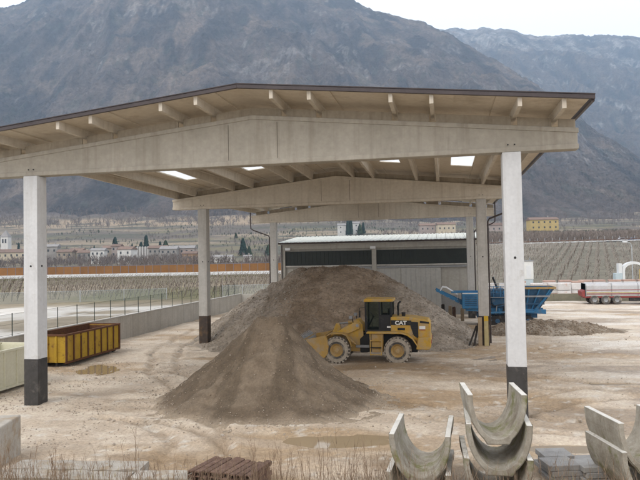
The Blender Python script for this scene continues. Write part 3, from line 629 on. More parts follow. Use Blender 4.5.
# ------------------------------------------------------------------ wheel loader (faces left)
LO = Vector((-5.27, 13.27, 0.0))
ld = thing('wheel_loader', 'yellow wheel loader with raised bucket parked before the tall gravel heap', 'loader', LO)
def wheel(parent, x, y, side, r):
    wl = thing('wheel', None, None, (x, y, r - 0.03)); wl.parent = parent
    s = side
    h = 0.28
    MB().lathe_y([(0.36, -h * 0.8), (0.50, -h), (r * 0.90, -h), (r * 0.965, -h * 0.78), (r * 0.965, h * 0.78), (r * 0.90, h), (0.50, h), (0.36, h * 0.8)], 36).build('tyre', TYREW, wl, smooth=False)
    tr = MB()
    for k in range(22):
        t = 2 * math.pi * k / 22
        for sg in (-1, 1):
            tq = t + (0.14 if sg > 0 else 0)
            M = Matrix.Rotation(-tq, 3, 'Y') @ Matrix.Rotation(sg * 0.5, 3, 'X')
            c_ = Matrix.Rotation(-tq, 3, 'Y') @ Vector((r * 0.965, sg * h * 0.48, 0)); tr.box(c_, (0.085, h * 1.12, 0.10), M=M)
    tr.build('tread', MUDTYRE, wl)
    MB().lathe_y([(r * 0.90, s * (h + 0.006)), (r * 0.66, s * (h + 0.02)), (r * 0.66, s * (h + 0.002))], 36).build('mud_ring', MUDTYRE, wl)
    MB().lathe_y([(0.0, s * 0.22), (0.13, s * 0.22), (0.15, s * 0.17), (0.26, s * 0.15), (0.34, s * 0.24), (0.375, s * 0.275), (0.385, s * 0.2)], 28).build('rim', CATD, wl)
    bt = MB()
    for k in range(10):
        t = 2 * math.pi * k / 10; bt.box((0.205 * math.cos(t), s * 0.175, 0.205 * math.sin(t)), (0.03, 0.04, 0.03))
    bt.build('wheel_nuts', CATD, wl)
for x in (0.0, -3.53):
    for s in (-1, 1): wheel(ld, x, s * 1.08, s, 0.765)
    MB().tube([(x, -0.95, 0.74), (x, -0.3, 0.74), (x, 0.3, 0.74), (x, 0.95, 0.74)], [0.16, 0.22, 0.22, 0.16], 12).build('axle', BLACKM, ld)
HOODW = 0.86
hood = MB().prism([(-0.40, 1.62), (0.62, 1.60), (1.02, 1.25), (1.14, 0.95), (1.84, 0.90), (1.88, 1.2), (1.87, 2.25), (1.74, 2.45), (0.62, 2.62), (-0.40, 2.62)], -HOODW, HOODW).build('engine_hood', CATY, ld, bevel=0.05)
MB().prism([(-0.38, 2.44), (0.80, 2.42), (0.76, 2.14), (-0.38, 2.16)], -HOODW - 0.012, -HOODW + 0.01).build('black_stripe', BLACKM, hood)
MB().prism([(1.28, 2.40), (1.80, 2.34), (1.80, 2.24), (1.28, 2.27)], -HOODW - 0.012, -HOODW + 0.01).build('black_stripe', BLACKM, hood)
MB().prism([(0.74, 2.36), (1.18, 2.33), (1.18, 1.38), (0.92, 1.55), (0.74, 2.1)], -HOODW - 0.02, -HOODW + 0.01).build('side_grille', BLACKM, hood)
for k in range(5): MB().bb(0.84, 1.14, -HOODW - 0.035, -HOODW - 0.018, 1.62 + 0.13 * k, 1.65 + 0.13 * k).build('grille_slat', DARKM, hood)
MB().bb(1.24, 1.58, -HOODW - 0.014, -HOODW + 0.01, 1.92, 2.10).build('sticker', WHITE, hood)
MB().bb(1.24, 1.58, -HOODW - 0.014, -HOODW + 0.01, 1.86, 1.905).build('sticker_band', REDM, hood)
MB().bb(0.0, 0.42, -HOODW - 0.013, -HOODW + 0.01, 1.86, 1.99).build('vent', BLACKM, hood)
tc = bpy.data.curves.new('lettering', 'FONT'); tc.body = 'CAT'; tc.size = 0.30; tc.extrude = 0.006; tc.offset = 0.012; tc.align_x = 'CENTER'
to = bpy.data.objects.new('tmp_text', tc); COL.objects.link(to); bpy.context.view_layer.update()
tme = bpy.data.meshes.new_from_object(to.evaluated_get(bpy.context.evaluated_depsgraph_get())); bpy.data.objects.remove(to); tme.materials.clear(); tme.materials.append(WHITE)
lt = link('lettering', tme, hood, loc=(0.19, -HOODW - 0.02, 2.185)); lt.rotation_euler = (math.pi / 2, 0, 0); lt.scale = (1.12, 1, 1)
MB().prism([(1.05, 0.80), (1.78, 0.78), (1.90, 0.95), (1.90, 1.48), (1.16, 1.48)], -1.22, 1.22).build('counterweight', CATY, ld, bevel=0.05)
MB().bb(1.86, 1.93, -1.15, -0.85, 1.15, 1.35).build('tail_lamp', REDM, ld, bevel=0.01)
MB().bb(1.86, 1.93, 0.85, 1.15, 1.15, 1.35).build('tail_lamp', REDM, ld, bevel=0.01)
MB().tube([(-0.02, 0.1, 2.55), (-0.02, 0.1, 3.15), (0.02, 0.1, 3.35), (0.14, 0.1, 3.46)], [0.075, 0.075, 0.06, 0.06], 10).build('exhaust_stack', BLACKM, ld)
MB().tube([(0.32, -0.3, 2.55), (0.32, -0.3, 2.85)], [0.10, 0.12], 10).build('air_intake', BLACKM, ld)
for s in (-1, 1):                                        # rear mudguards with the walkway
    pts = [(-1.76, 1.80), (-0.55, 1.80), (0.2, 1.80), (0.55, 1.70), (0.85, 1.48), (1.06, 1.18), (1.14, 1.05)]
    lo = [(x, z - 0.09) for x, z in pts]
    MB().prism(pts + lo[::-1], min(s * 0.78, s * 1.38), max(s * 0.78, s * 1.38)).build('mudguard', CATY, ld, bevel=0.015)
    MB().bb(-1.5, -0.82, min(s * 0.7, s * 1.2), max(s * 0.7, s * 1.2), 0.62, 1.70).build('side_tank', CATD, ld, bevel=0.04)
    for k in range(3):
        MB().bb(-1.55, -0.92, min(s * 1.2, s * 1.36), max(s * 1.2, s * 1.36), 0.48 + 0.40 * k, 0.53 + 0.40 * k).build('step', CATY if k != 1 else BLACKM, ld)
    for xx in (-1.56, -0.92): MB().bb(xx - 0.025, xx + 0.025, min(s * 1.22, s * 1.28), max(s * 1.22, s * 1.28), 0.45, 1.74).build('step_rail', CATY, ld)
    MB().tube([(-1.72, s * 1.32, 1.82), (-1.72, s * 1.32, 2.6), (-1.80, s * 0.95, 2.75)], 0.022, 6).build('handrail', BLACKM, ld)
MB().prism([(-2.25, 0.55), (1.1, 0.55), (1.1, 1.3), (-0.4, 1.62), (-1.8, 1.72), (-2.25, 1.3)], -0.55, 0.55).build('rear_frame', BLACKM, ld)
MB().tube([(-2.05, 0, 0.45), (-2.05, 0, 1.5)], 0.24, 12).build('articulation_joint', BLACKM, ld)
MB().bb(-2.5, -1.7, -0.62, -0.45, 0.8, 0.95).build('steering_cylinder', GREYM, ld); MB().bb(-2.5, -1.7, 0.45, 0.62, 0.8, 0.95).build('steering_cylinder', GREYM, ld)
for k_, (ya_, za_) in enumerate(((-0.30, 1.45), (-0.18, 1.55), (0.15, 1.5), (0.3, 1.4))):
    MB().tube([(-1.7, ya_, za_), (-2.0, ya_ * 1.3, za_ + 0.18), (-2.4, ya_ * 1.2, za_ - 0.05), (-2.7, ya_, za_ + 0.12)], 0.028, 6).build('hose', BLACKM, ld)
for s in (-1, 1):
    for (x_, z_) in ((-2.38, 2.10), (-4.15, 0.92), (-3.62, 1.42)): MB().lathe_y([(0, -0.11), (0.085, -0.11), (0.085, 0.11), (0, 0.11)], 12, c=(x_, s * 0.62, z_)).build('pin', GREYM, ld)
# cab
cab = thing('cab', None, None, (0, 0, 0)); cab.parent = ld
x0, x1, zb, zt = -1.86, -0.36, 1.78, 3.50
for xx in (x0, -1.05, x1):
    for s in (-1, 1):
        MB().bb(xx - 0.045, xx + 0.045, s * 0.74 - 0.045, s * 0.74 + 0.045, zb, zt).build('cab_pillar', BLACKM, cab)
MB().bb(x0 - 0.05, x1 + 0.05, -0.80, 0.80, zb - 0.12, zb + 0.10).build('cab_floor', BLACKM, cab)
MB().bb(x0 - 0.04, x0 + 0.02, -0.74, 0.74, zb + 0.1, zb + 0.42).build('dash', BLACKM, cab)
MB().bb(-1.02, x1, -0.785, -0.73, zb + 0.1, zb + 0.95).build('side_panel', BLACKM, cab); MB().bb(-1.02, x1, 0.73, 0.785, zb + 0.1, zb + 0.95).build('side_panel', BLACKM, cab)
MB().bb(-0.62, -0.36, -0.79, -0.785, zb + 0.20, zb + 0.30).build('cab_sticker', WHITE, cab)
for (xa, xb, za) in ((x0 + 0.05, -1.10, zb + 0.1), (-1.0, x1 - 0.05, zb + 0.97)):
    for s in (-1, 1): MB().bb(xa, xb, s * 0.74 - 0.008, s * 0.74 + 0.008, za, zt).build('window', GLASS, cab)
MB().bb(x0 - 0.008, x0 + 0.008, -0.69, 0.69, zb + 0.45, zt).build('windscreen', GLASS, cab); MB().bb(x1 - 0.008, x1 + 0.008, -0.69, 0.69, zb + 0.9, zt).build('rear_window', GLASS, cab)
MB().bb(-0.95, -0.45, -0.28, 0.28, zb + 0.1, zb + 0.6).build('seat', BLACKM, cab, bevel=0.05); MB().bb(-0.62, -0.46, -0.26, 0.26, zb + 0.6, zb + 1.25).build('seat_back', BLACKM, cab, bevel=0.05)
MB().tube([(-1.75, 0, zb + 0.3), (-1.45, 0, zb + 0.85)], 0.05, 8).build('steering_column', BLACKM, cab)
MB().prism([(x0 - 0.10, zt), (x1 + 0.14, zt), (x1 + 0.12, zt + 0.15), (x0 - 0.02, zt + 0.19), (x0 - 0.10, zt + 0.12)], -0.85, 0.85).build('cab_roof', CATY, cab, bevel=0.03)
for s in (-0.6, 0.6): MB().bb(x0 - 0.16, x0 - 0.06, s - 0.1, s + 0.1, zt + 0.0, zt + 0.12).build('work_lamp', GREYM, cab)
MB().tube([(x0, -0.8, zt - 0.3), (x0 - 0.3, -1.15, zt - 0.35), (x0 - 0.3, -1.15, zt - 0.7)], 0.018, 5).build('mirror_arm', BLACKM, cab)
MB().bb(x0 - 0.33, x0 - 0.27, -1.27, -1.03, zt - 0.85, zt - 0.5).build('mirror', BLACKM, cab)
# front frame, tower, arms, bucket
MB().prism([(-4.05, 0.55), (-2.2, 0.55), (-2.15, 1.45), (-2.7, 1.75), (-4.0, 1.25)], -0.5, 0.5).build('front_frame', CATD, ld, bevel=0.03)
for s in (-1, 1):
    MB().prism([(-2.08, 2.15), (-2.30, 2.42), (-2.62, 2.38), (-3.0, 1.6), (-2.95, 0.9), (-2.15, 0.8), (-2.02, 1.3)], s * 0.48 - 0.05, s * 0.48 + 0.05).build('tower_plate', CATY, ld, bevel=0.015)
    MB().prism([(-2.22, 2.22), (-2.55, 2.28), (-3.1, 2.02), (-3.75, 1.62), (-4.2, 1.10), (-4.32, 0.80), (-4.05, 0.78), (-3.72, 1.15), (-3.3, 1.48), (-2.75, 1.70), (-2.25, 1.92)], s * 0.62 - 0.07, s * 0.62 + 0.07).build('lift_arm', CATY, ld, bevel=0.02)
    MB().tube([(-2.45, s * 0.80, 1.0), (-3.2, s * 0.80, 1.62)], 0.07, 8).build('lift_cylinder', CATD, ld)
    pts = [(-4.28, 1.34), (-4.15, 1.55), (-3.9, 1.70), (-3.2, 1.72), (-2.95, 1.62), (-2.75, 1.25), (-2.68, 0.95)]
    MB().prism(pts + [(x, z - 0.05) for x, z in pts][::-1], s * 1.08 - 0.30, s * 1.08 + 0.30).build('front_mudguard', CATD, ld, bevel=0.01)
    MB().tube([(-2.60, s * 0.78, 2.30), (-2.66, s * 0.95, 2.62)], 0.03, 6).build('lamp_bracket', BLACKM, ld)
    MB().bb(-2.80, -2.62, s * 0.95 - 0.12, s * 0.95 + 0.12, 2.52, 2.70).build('headlamp', GREYM, ld, bevel=0.02)
MB().prism([(-3.55, 2.20), (-3.75, 2.16), (-4.12, 1.30), (-4.08, 1.12), (-3.92, 1.14), (-3.45, 1.85)], -0.12, 0.12).build('tilt_lever', CATY, ld, bevel=0.02)
MB().tube([(-2.35, 0, 2.24), (-3.0, 0, 2.21)], 0.10, 10).build('tilt_cylinder', CATY, ld); MB().tube([(-3.0, 0, 2.21), (-3.62, 0, 2.14)], 0.055, 8).build('tilt_rod', GREYM, ld)
bk = thing('bucket', None, None, (0, 0, 0)); bk.parent = ld
prof_o = [(-5.50, 1.34), (-5.30, 1.06), (-4.80, 0.62), (-4.42, 0.28), (-4.22, 0.30), (-4.03, 0.55), (-3.98, 0.95), (-4.06, 1.40), (-4.16, 1.62)]
prof_i = [(-4.20, 1.58), (-4.12, 1.38), (-4.06, 0.95), (-4.11, 0.60), (-4.27, 0.39), (-4.42, 0.38), (-4.76, 0.69), (-5.26, 1.12), (-5.48, 1.36)]
MB().prism(prof_o + prof_i, -1.42, 1.42).build('bucket_shell', CATD, bk)
for s in (-1, 1):
    MB().prism([(-5.30, 1.08), (-4.80, 0.64), (-4.42, 0.30), (-4.22, 0.32), (-4.05, 0.56), (-4.0, 0.95), (-4.08, 1.40), (-4.18, 1.60), (-4.6, 1.50), (-5.28, 1.38)], s * 1.42 - 0.025, s * 1.42 + 0.025).build('bucket_side', CATD, bk)
    MB().bb(-4.25, -3.95, s * 0.62 - 0.12, s * 0.62 + 0.12, 0.62, 0.98).build('hinge', CATD, bk)
MB().prism([(-5.62, 1.42), (-5.30, 1.10), (-5.27, 1.14), (-5.58, 1.46)], -1.46, 1.46).build('cutting_edge', GREYM, bk)
for k in range(8):
    y = -1.36 + k * 2.72 / 7; MB().prism([(-5.78, 1.60), (-5.55, 1.36), (-5.50, 1.44)], y - 0.06, y + 0.06).build('tooth', GREYM, bk)

# ------------------------------------------------------------------ tipping skips
def skip(name, label, x0, x1, y0, y1, h, m, mr, inner, nrib, group):
    t = thing(name, label, 'skip', ((x0 + x1) / 2, y0, 0), group=group)
    W = (x1 - x0) / 2; Ln = y1 - y0; zb = 0.22
    MB().bb(-W, -W + 0.06, 0, Ln, zb, h).build('side_wall', m, t); MB().bb(W - 0.06, W, 0, Ln, zb, h).build('side_wall', m, t)
    MB().bb(-W + 0.062, W - 0.062, 0.0, 0.06, zb, h - 0.02).build('end_wall', m, t); MB().bb(-W + 0.062, W - 0.062, Ln - 0.06, Ln, zb, h - 0.02).build('end_door', m, t)
    MB().bb(-W + 0.062, W - 0.062, 0.062, Ln - 0.062, zb, zb + 0.08).build('floor', inner, t)
    MB().bb(-W + 0.063, -W + 0.075, 0.07, Ln - 0.07, zb + 0.08, h - 0.05).build('inner_lining', inner, t); MB().bb(W - 0.075, W - 0.063, 0.07, Ln - 0.07, zb + 0.08, h - 0.05).build('inner_lining', inner, t)
    MB().bb(-W + 0.08, W - 0.08, Ln - 0.08, Ln - 0.065, zb + 0.08, h - 0.05).build('inner_lining', inner, t)
    for s in (-1, 1):
        MB().bb(s * W - 0.07, s * W + 0.07, -0.06, Ln + 0.06, h - 0.05, h + 0.07).build('top_rail', mr, t, bevel=0.015)
        for k in range(nrib + 1):
            y = 0.05 + k * (Ln - 0.1) / nrib; wd = 0.075 if k in (0, nrib) else 0.045
            MB().bb(min(s * W, s * (W + 0.075)), max(s * W, s * (W + 0.075)), y - wd, y + wd, zb - 0.02, h - 0.052).build('side_rib', mr if m is YSKIP else m, t, bevel=0.01)
        MB().bb(s * W - 0.05, s * W + 0.08, 0, Ln, zb - 0.06, zb + 0.05).build('bottom_rail', mr, t)
        MB().bb(s * 0.5 - 0.07, s * 0.5 + 0.07, 0.1, Ln - 0.1, 0.02, zb - 0.005).build('skid', DARKM, t)
        for y in (0.35, Ln - 0.35):
            MB().lathe_y([(0.0, -0.12), (0.11, -0.12), (0.11, 0.12), (0.0, 0.12)], 12, c=(s * (W - 0.25), y, 0.11)).build('roller', DARKM, t)
    for y, d in ((-0.04, -1), (Ln + 0.04, 1)):
        MB().bb(-W, W, y - 0.04, y + 0.04, h - 0.05, h + 0.065).build('end_rail', mr, t, bevel=0.012)
        for x in (-W * 0.5, 0, W * 0.5): MB().bb(x - 0.05, x + 0.05, y - 0.04, y + 0.04, zb, h - 0.052).build('end_rib', m, t)
    return t
skip('roll_off_skip', 'rusty yellow open skip standing beside the yard wall', -26.85, -24.55, 9.25, 15.4, 1.83, YSKIP, YRUST, YRUST, 8, 'open skips along the yard wall')
skip('roll_off_skip', 'cream open skip at the left edge behind the white column', -25.5, -23.15, -1.2, 5.0, 1.95, CSKIP, CSKIP, CSKIP, 7, 'open skips along the yard wall')

# ------------------------------------------------------------------ yard wall and its fence
wl = thing('yard_wall', 'low grey concrete wall running along the left side of the yard', 'wall', (-27.75, 0, 0))
ys = np.arange(-12, 49.9, 2.5); ym = MB().bb(-0.14, 0.14, 0.006, 2.494, -0.5, 1.78).mesh('wall_panel', WALLC)
for y in ys:
    link('wall_panel', ym, wl, bevel=0.012, loc=(0, float(y), 0))
MB().bb(-0.17, 0.17, -12, 50.5, 1.782, 1.84).build('coping', CONC, wl, bevel=0.01)
MB().bb(-0.14, 7.0, 50.51, 50.79, -0.5, 1.78).build('end_wall', WALLC, wl)
fe = thing('mesh_fence', 'thin dark wire mesh fence on top of the low yard wall', 'fence', (-27.75, 0, 1.84))
pm = MB().tube([(0, 0, 0), (0, 0, 1.35)], 0.03, 6).mesh('post', FENCEG)
for y in np.arange(-11, 50.5, 2.2): link('post', pm, fe, loc=(0, float(y), 0))
for z in (0.08, 0.7, 1.3): MB().bb(-0.006, 0.006, -11, 50, z - 0.006, z + 0.006).build('wire', FENCEG, fe)
MB().bb(-0.003, 0.003, -11, 50, 0.06, 1.3).build('mesh_panel', WIREMESH, fe)

# ------------------------------------------------------------------ warehouse behind the shed
wh = thing('warehouse', 'grey concrete warehouse with dark window band and pale corrugated roof', 'warehouse', (0, 42, 0))
xa, xb = -20.0, 0.6
MB().bb(xa, xb, 0.3, 16.6, 2.0, 7.62).build('wall', WHWALL, wh); MB().bb(xa - 0.01, xb + 0.01, 0.25, 16.65, -0.3, 1.998).build('plinth', WHPLINTH, wh)
for (p, q) in ((xa + 0.35, -10.12), (-9.6, xb - 0.3)):
    band = MB().bb(p, q, 0.20, 0.298, 5.32, 6.86).build('window_band', WHDARK, wh)
    n = int((q - p) / 0.42); rm = MB().bb(-0.045, 0.045, -0.04, 0.0, 5.33, 6.85).mesh('band_rib', WHDARK)
    for k in range(n + 1): link('band_rib', rm, band, loc=(p + 0.05 + k * (q - p - 0.1) / n, 0.20, 0))
    MB().bb(p - 0.05, q + 0.05, 0.08, 0.298, 5.16, 5.315).build('ledge', CONC, wh, bevel=0.015)
for x in (xa + 0.12, -9.86, xb - 0.12): MB().bb(x - 0.24, x + 0.24, 0.0, 0.297, -0.3, 7.6).build('pilaster', WHWALL, wh, bevel=0.02)
MB().bb(xa - 0.05, xb + 0.05, -0.06, 0.296, 7.10, 7.62).build('eaves_beam', WHWALL, wh, bevel=0.02)
for (p, q, yq) in ((-11.6, -7.05, 0.16), (-7.03, -2.92, 0.10)):
    dr = MB().bb(p, q, yq, yq + 0.08, 0.1, 4.92).build('sliding_door', WHDOOR, wh, bevel=0.01)
    n = 8
    for k in range(1, n): MB().bb(p + k * (q - p) / n - 0.012, p + k * (q - p) / n + 0.012, yq - 0.012, yq - 0.001, 0.15, 4.88).build('seam', GREYM, dr)
MB().bb(-11.7, 0.1, 0.02, 0.22, 4.95, 5.1).build('door_track', GREYM, wh)
for x in (xa + 0.75, -9.95):
    MB().bb(x - 0.28, x + 0.28, -0.35, -0.06, 7.0, 7.28).build('flood_lamp', LAMPW, wh, bevel=0.03)
MB().tube([(xa + 0.02, -0.10, 7.6), (xa + 0.02, -0.10, 0.1)], 0.055, 8).build('downpipe', GUTTER, wh)
MB().bb(xa - 0.25, xb + 0.25, -0.62, -0.45, 7.66, 7.84).build('eaves_gutter', GUTTER, wh)
x = xa - 0.3; rs = MB().prism([(0, 0), (0.98, 0), (0.98, 0.03), (0.93, 0.08), (0.84, 0.08), (0.79, 0.03), (0.57, 0.03), (0.52, 0.08), (0.43, 0.08), (0.38, 0.03), (0.19, 0.03), (0.14, 0.08), (0.05, 0.08), (0, 0.03)], 0, 9.4).mesh('roof_sheet', WHROOF)
k = 0
while x < xb + 0.1:
    o = link('roof_sheet', rs, wh, loc=(x, -0.5, 7.80)); o.rotation_euler = (math.radians(5.6), 0, 0)
    o = link('roof_sheet', rs, wh, loc=(x + 0.98, 18.1, 7.80)); o.rotation_euler = (math.radians(5.6), 0, math.pi)
    x += 1.0
MB().prism([(xa - 0.1, 7.6), (xb + 0.1, 7.6), (xb + 0.1, 7.72), (xa - 0.1, 7.72)], -0.4, 17.8).build('roof_deck', CONC, wh)
for xg in (xa + 0.06, xb - 0.06):
    MB().add([(xg, -0.3, 7.72), (xg, 17.9, 7.72), (xg, 8.8, 8.60), (xg - 0.1, -0.3, 7.72), (xg - 0.1, 17.9, 7.72), (xg - 0.1, 8.8, 8.60)], [(0, 1, 2), (5, 4, 3), (0, 3, 4, 1), (1, 4, 5, 2), (2, 5, 3, 0)]).build('gable', WHWALL, wh)

# ------------------------------------------------------------------ blue mobile crusher
cr = thing('mobile_crusher', 'dusty blue tracked stone crusher with hopper and raised conveyor behind the columns', 'crusher', (0, 33, 0))
for s in (-1, 1):
    tk = MB().prism([(0.5, 0.30), (0.75, 0.06), (4.55, 0.06), (4.85, 0.30), (4.85, 0.62), (4.55, 0.86), (0.75, 0.86), (0.5, 0.62)], s * 1.05 - 0.22, s * 1.05 + 0.22).build('track', DARKM, cr, bevel=0.03)
    pd = MB()
    for k in range(18): pd.bb(0.8 + k * 0.22, 0.9 + k * 0.22, s * 1.05 - 0.24, s * 1.05 + 0.24, 0.86, 0.90)
    pd.build('track_pads', DARKM, tk)
    for k in range(5): MB().lathe_y([(0, -0.24), (0.2, -0.24), (0.2, 0.24), (0, 0.24)], 12, c=(1.0 + k * 0.85, s * 1.05, 0.40)).build('roller', BLUED, tk)
    MB().prism([(-0.8, 1.25), (5.9, 0.98), (5.9, 1.35), (-0.8, 1.65)], s * 0.85 - 0.09, s * 0.85 + 0.09).build('chassis_beam', BLUE, cr)
MB().bb(0.2, 5.2, -0.72, 0.72, 0.62, 1.05).build('undercarriage', BLUED, cr)
eh = MB().bb(-1.08, 0.9, -1.15, 1.15, 1.45, 2.86).build('engine_housing', BLUE, cr, bevel=0.05)
for k in range(6): MB().bb(-0.85, 0.15, -1.17, -1.148, 1.72 + k * 0.16, 1.80 + k * 0.16).build('louvre', BLUED, eh)
MB().bb(-1.06, 0.9, -1.17, -1.148, 2.74, 2.82).build('white_strip', WHITE, eh)
MB().prism([(1.0, 1.5), (2.9, 1.4), (2.9, 2.9), (2.5, 3.15), (1.4, 3.1), (1.0, 2.7)], -0.95, 0.95).build('jaw_housing', BLUED, cr, bevel=0.04)
for x_ in (1.25, 1.85, 2.45): MB().bb(x_ - 0.05, x_ + 0.05, -1.03, -0.95, 1.5, 3.0).build('housing_rib', BLUE, cr)
MB().lathe_y([(0, -1.28), (0.55, -1.28), (0.62, -1.24), (0.62, -1.08), (0.55, -1.04), (0, -1.04)], 28, c=(2.0, 0, 2.2)).build('flywheel', BLUED, cr)
MB().tube([(1.4, -1.05, 3.0), (1.4, -1.05, 3.6), (3.0, -1.05, 3.6), (3.0, -1.05, 2.6)], 0.03, 5).build('handrail', GREYM, cr); MB().tube([(1.4, -1.05, 3.3), (3.0, -1.05, 3.3)], 0.025, 5).build('handrail', GREYM, cr)
MB().tube([(2.05, 0.2, 3.0), (1.65, 0.2, 4.15)], 0.09, 8).build('exhaust', BLACKM, cr)
for k_ in range(7):
    x_ = 1.0 + 0.36 * k_; MB().tube([(x_, -1.2, 1.0), (x_ + 0.1 * (-1) ** k_, -1.25, 1.5 + 0.12 * (k_ % 3))], 0.05, 5).build('strut', (BLUE, DARKM, GREYM)[k_ % 3], cr)
MB().bb(0.95, 3.3, -1.55, -1.12, 2.42, 2.47).build('walkway', GREYM, cr)
for k_ in range(5): MB().tube([(1.0 + 0.56 * k_, -1.53, 2.45), (1.0 + 0.56 * k_, -1.53, 3.4)], 0.025, 5).build('railing_post', BLUE, cr)
for z_ in (2.9, 3.4): MB().tube([(1.0, -1.53, z_), (3.24, -1.53, z_)], 0.025, 5).build('railing', BLUE, cr)
for s_ in (-0.2, 0.2): MB().tube([(1.05, -1.6 , 0.35), (1.05 + s_ * 0, -1.6, 2.4)], 0.025, 5).build('ladder_rail', BLUE, cr)
for k_ in range(6): MB().bb(1.0, 1.35, -1.62, -1.58, 0.5 + 0.3 * k_, 0.53 + 0.3 * k_).build('ladder_rung', BLUE, cr)
MB().tube([(2.9, -1.3, 1.3), (4.1, -1.3, 2.6)], 0.07, 8).build('ram', GREYM, cr); MB().tube([(0.9, -1.2, 2.0), (1.6, -1.3, 1.7), (2.6, -1.25, 1.9), (3.1, -1.2, 1.5)], 0.04, 6).build('hose', DARKM, cr)
MB().prism([(2.3, 1.25), (3.5, 1.25), (3.4, 2.2), (2.7, 2.35)], -1.18, -1.05).build('guard_plate', DARKM, cr)
MB().prism([(1.2, 1.05), (4.9, 1.15), (4.9, 1.28), (1.2, 1.2)], -1.35, -1.15).build('side_beam', BLUE, cr)
# hopper: four flaring plates with stiffeners
zt_, zb_ = 3.25, 1.30
tx0, tx1, bx0, bx1, ty, by = 3.3, 6.62, 3.7, 5.35, 1.35, 0.75
def plate(a, b, c_, d, m, nm, par, th):
    a, b, c_, d = map(Vector, (a, b, c_, d)); n_ = (b - a).cross(d - a).normalized() * th
    return MB().add([a, b, c_, d, a + n_, b + n_, c_ + n_, d + n_], [(3, 2, 1, 0), (4, 5, 6, 7), (0, 1, 5, 4), (1, 2, 6, 5), (2, 3, 7, 6), (3, 0, 4, 7)]).build(nm, m, par)
hp = thing('hopper', None, None); hp.parent = cr
plate((tx0, -ty, zt_), (tx1, -ty, zt_), (bx1, -by, zb_), (bx0, -by, zb_), BLUED, 'hopper_side', hp, 0.06); plate((tx1, ty, zt_), (tx0, ty, zt_), (bx0, by, zb_), (bx1, by, zb_), BLUED, 'hopper_side', hp, 0.06)
plate((tx1, -ty, zt_), (tx1, ty, zt_), (bx1, by, zb_), (bx1, -by, zb_), BLUED, 'hopper_end', hp, 0.06); plate((tx0, ty, zt_), (tx0, -ty, zt_), (bx0, -by, zb_), (bx0, by, zb_), BLUED, 'hopper_end', hp, 0.06)
MB().bb(tx0 - 0.05, tx1 + 0.08, -ty - 0.09, -ty + 0.03, zt_ - 0.12, zt_ + 0.05).build('hopper_rim', CATD, hp); MB().bb(tx0 - 0.05, tx1 + 0.08, ty - 0.03, ty + 0.09, zt_ - 0.12, zt_ + 0.05).build('hopper_rim', CATD, hp)
MB().bb(tx1 - 0.03, tx1 + 0.09, -ty + 0.03, ty - 0.03, zt_ - 0.12, zt_ + 0.05).build('hopper_rim', CATD, hp)
for f_ in (0.1, 0.36, 0.62, 0.88):
    a = Vector((tx0 + (tx1 - tx0) * f_, -ty - 0.05, zt_ - 0.1)); b = Vector((bx0 + (bx1 - bx0) * f_, -by - 0.05, zb_)); MB().tube([a, b], 0.075, 4).build('stiffener', BLUE, hp)
for f_ in (0.38, 0.72):
    z_ = zt_ + (zb_ - zt_) * f_; xl = tx0 + (bx0 - tx0) * f_; xr_ = tx1 + (bx1 - tx1) * f_; yq = -(ty + (by - ty) * f_) - 0.1
    MB().bb(xl, xr_ + 0.06, yq - 0.06, yq + 0.06, z_ - 0.07, z_ + 0.07).build('stiffener', BLUED if f_ > 0.5 else GREYM, hp)
for s in (-1, 1): MB().tube([(4.9, s * 0.9, 1.2), (6.3, s * 1.2, 2.9)], 0.10, 6).build('hopper_strut', BLUE, hp)
MB().bb(4.2, 5.6, -0.7, 0.7, 1.05, 1.34).build('feeder', BLUE, cr)
cv = thing('discharge_conveyor', None, None); cv.parent = cr
A = Vector((-3.32, 0, 3.12)); Bv = Vector((-0.2, 0, 1.50))
for s in (-1, 1):
    MB().prism([(A.x, A.z - 0.16), (A.x, A.z + 0.10), (Bv.x, Bv.z + 0.20), (Bv.x, Bv.z - 0.26)], s * 0.55 - 0.05, s * 0.55 + 0.05).build('conveyor_side', BLUE, cv)
MB().prism([(A.x - 0.05, A.z + 0.02), (Bv.x, Bv.z + 0.10), (Bv.x, Bv.z + 0.04), (A.x - 0.05, A.z - 0.04)], -0.49, 0.49).build('belt', DARKM, cv)
for k in range(7):
    f_ = (k + 0.5) / 7; q = A.lerp(Bv, f_); MB().tube([(q.x, -0.62, q.z - 0.16), (q.x, 0.62, q.z - 0.16)], 0.05, 8).build('idler', GREYM, cv)
for s in (-1, 1):
    MB().tube([(-2.95, s * 0.56, 3.0), (-2.75, s * 0.56, 3.32), (-2.4, s * 0.56, 3.28), (-1.45, s * 0.56, 2.62), (-1.5, s * 0.56, 2.2)], 0.06, 6).build('belt_guard', LAMPW, cv)
MB().tube([(-1.9, -0.5, 2.95), (-1.9, 0.5, 2.95)], 0.05, 6).build('belt_guard', LAMPW, cv)
MB().bb(-2.0, 0.6, -0.75, -0.6, 2.80, 2.95).build('support_arm', BLUE, cv); MB().bb(-2.0, 0.6, 0.6, 0.75, 2.80, 2.95).build('support_arm', BLUE, cv)
for k, (x_, h_, m_) in enumerate(((-2.75, 1.6, WOODD), (-2.1, 1.45, WOOD), (-1.75, 1.35, RUST), (-1.0, 1.25, WOOD))):
    o = thing('timber_post', ('leftmost', 'second', 'third', 'rightmost')[k] + ' of four short timber posts below the crusher conveyor', 'post', (x_, 35.3 + 0.1 * k, 0), group='timber posts below the conveyor')
    MB().prism([(-0.16, 0), (0.16, 0), (0.15, h_ - 0.05), (0.10, h_), (-0.13, h_ - 0.02), (-0.16, h_ - 0.1)], -0.14, 0.14).build('post', m_, o, bevel=0.02)

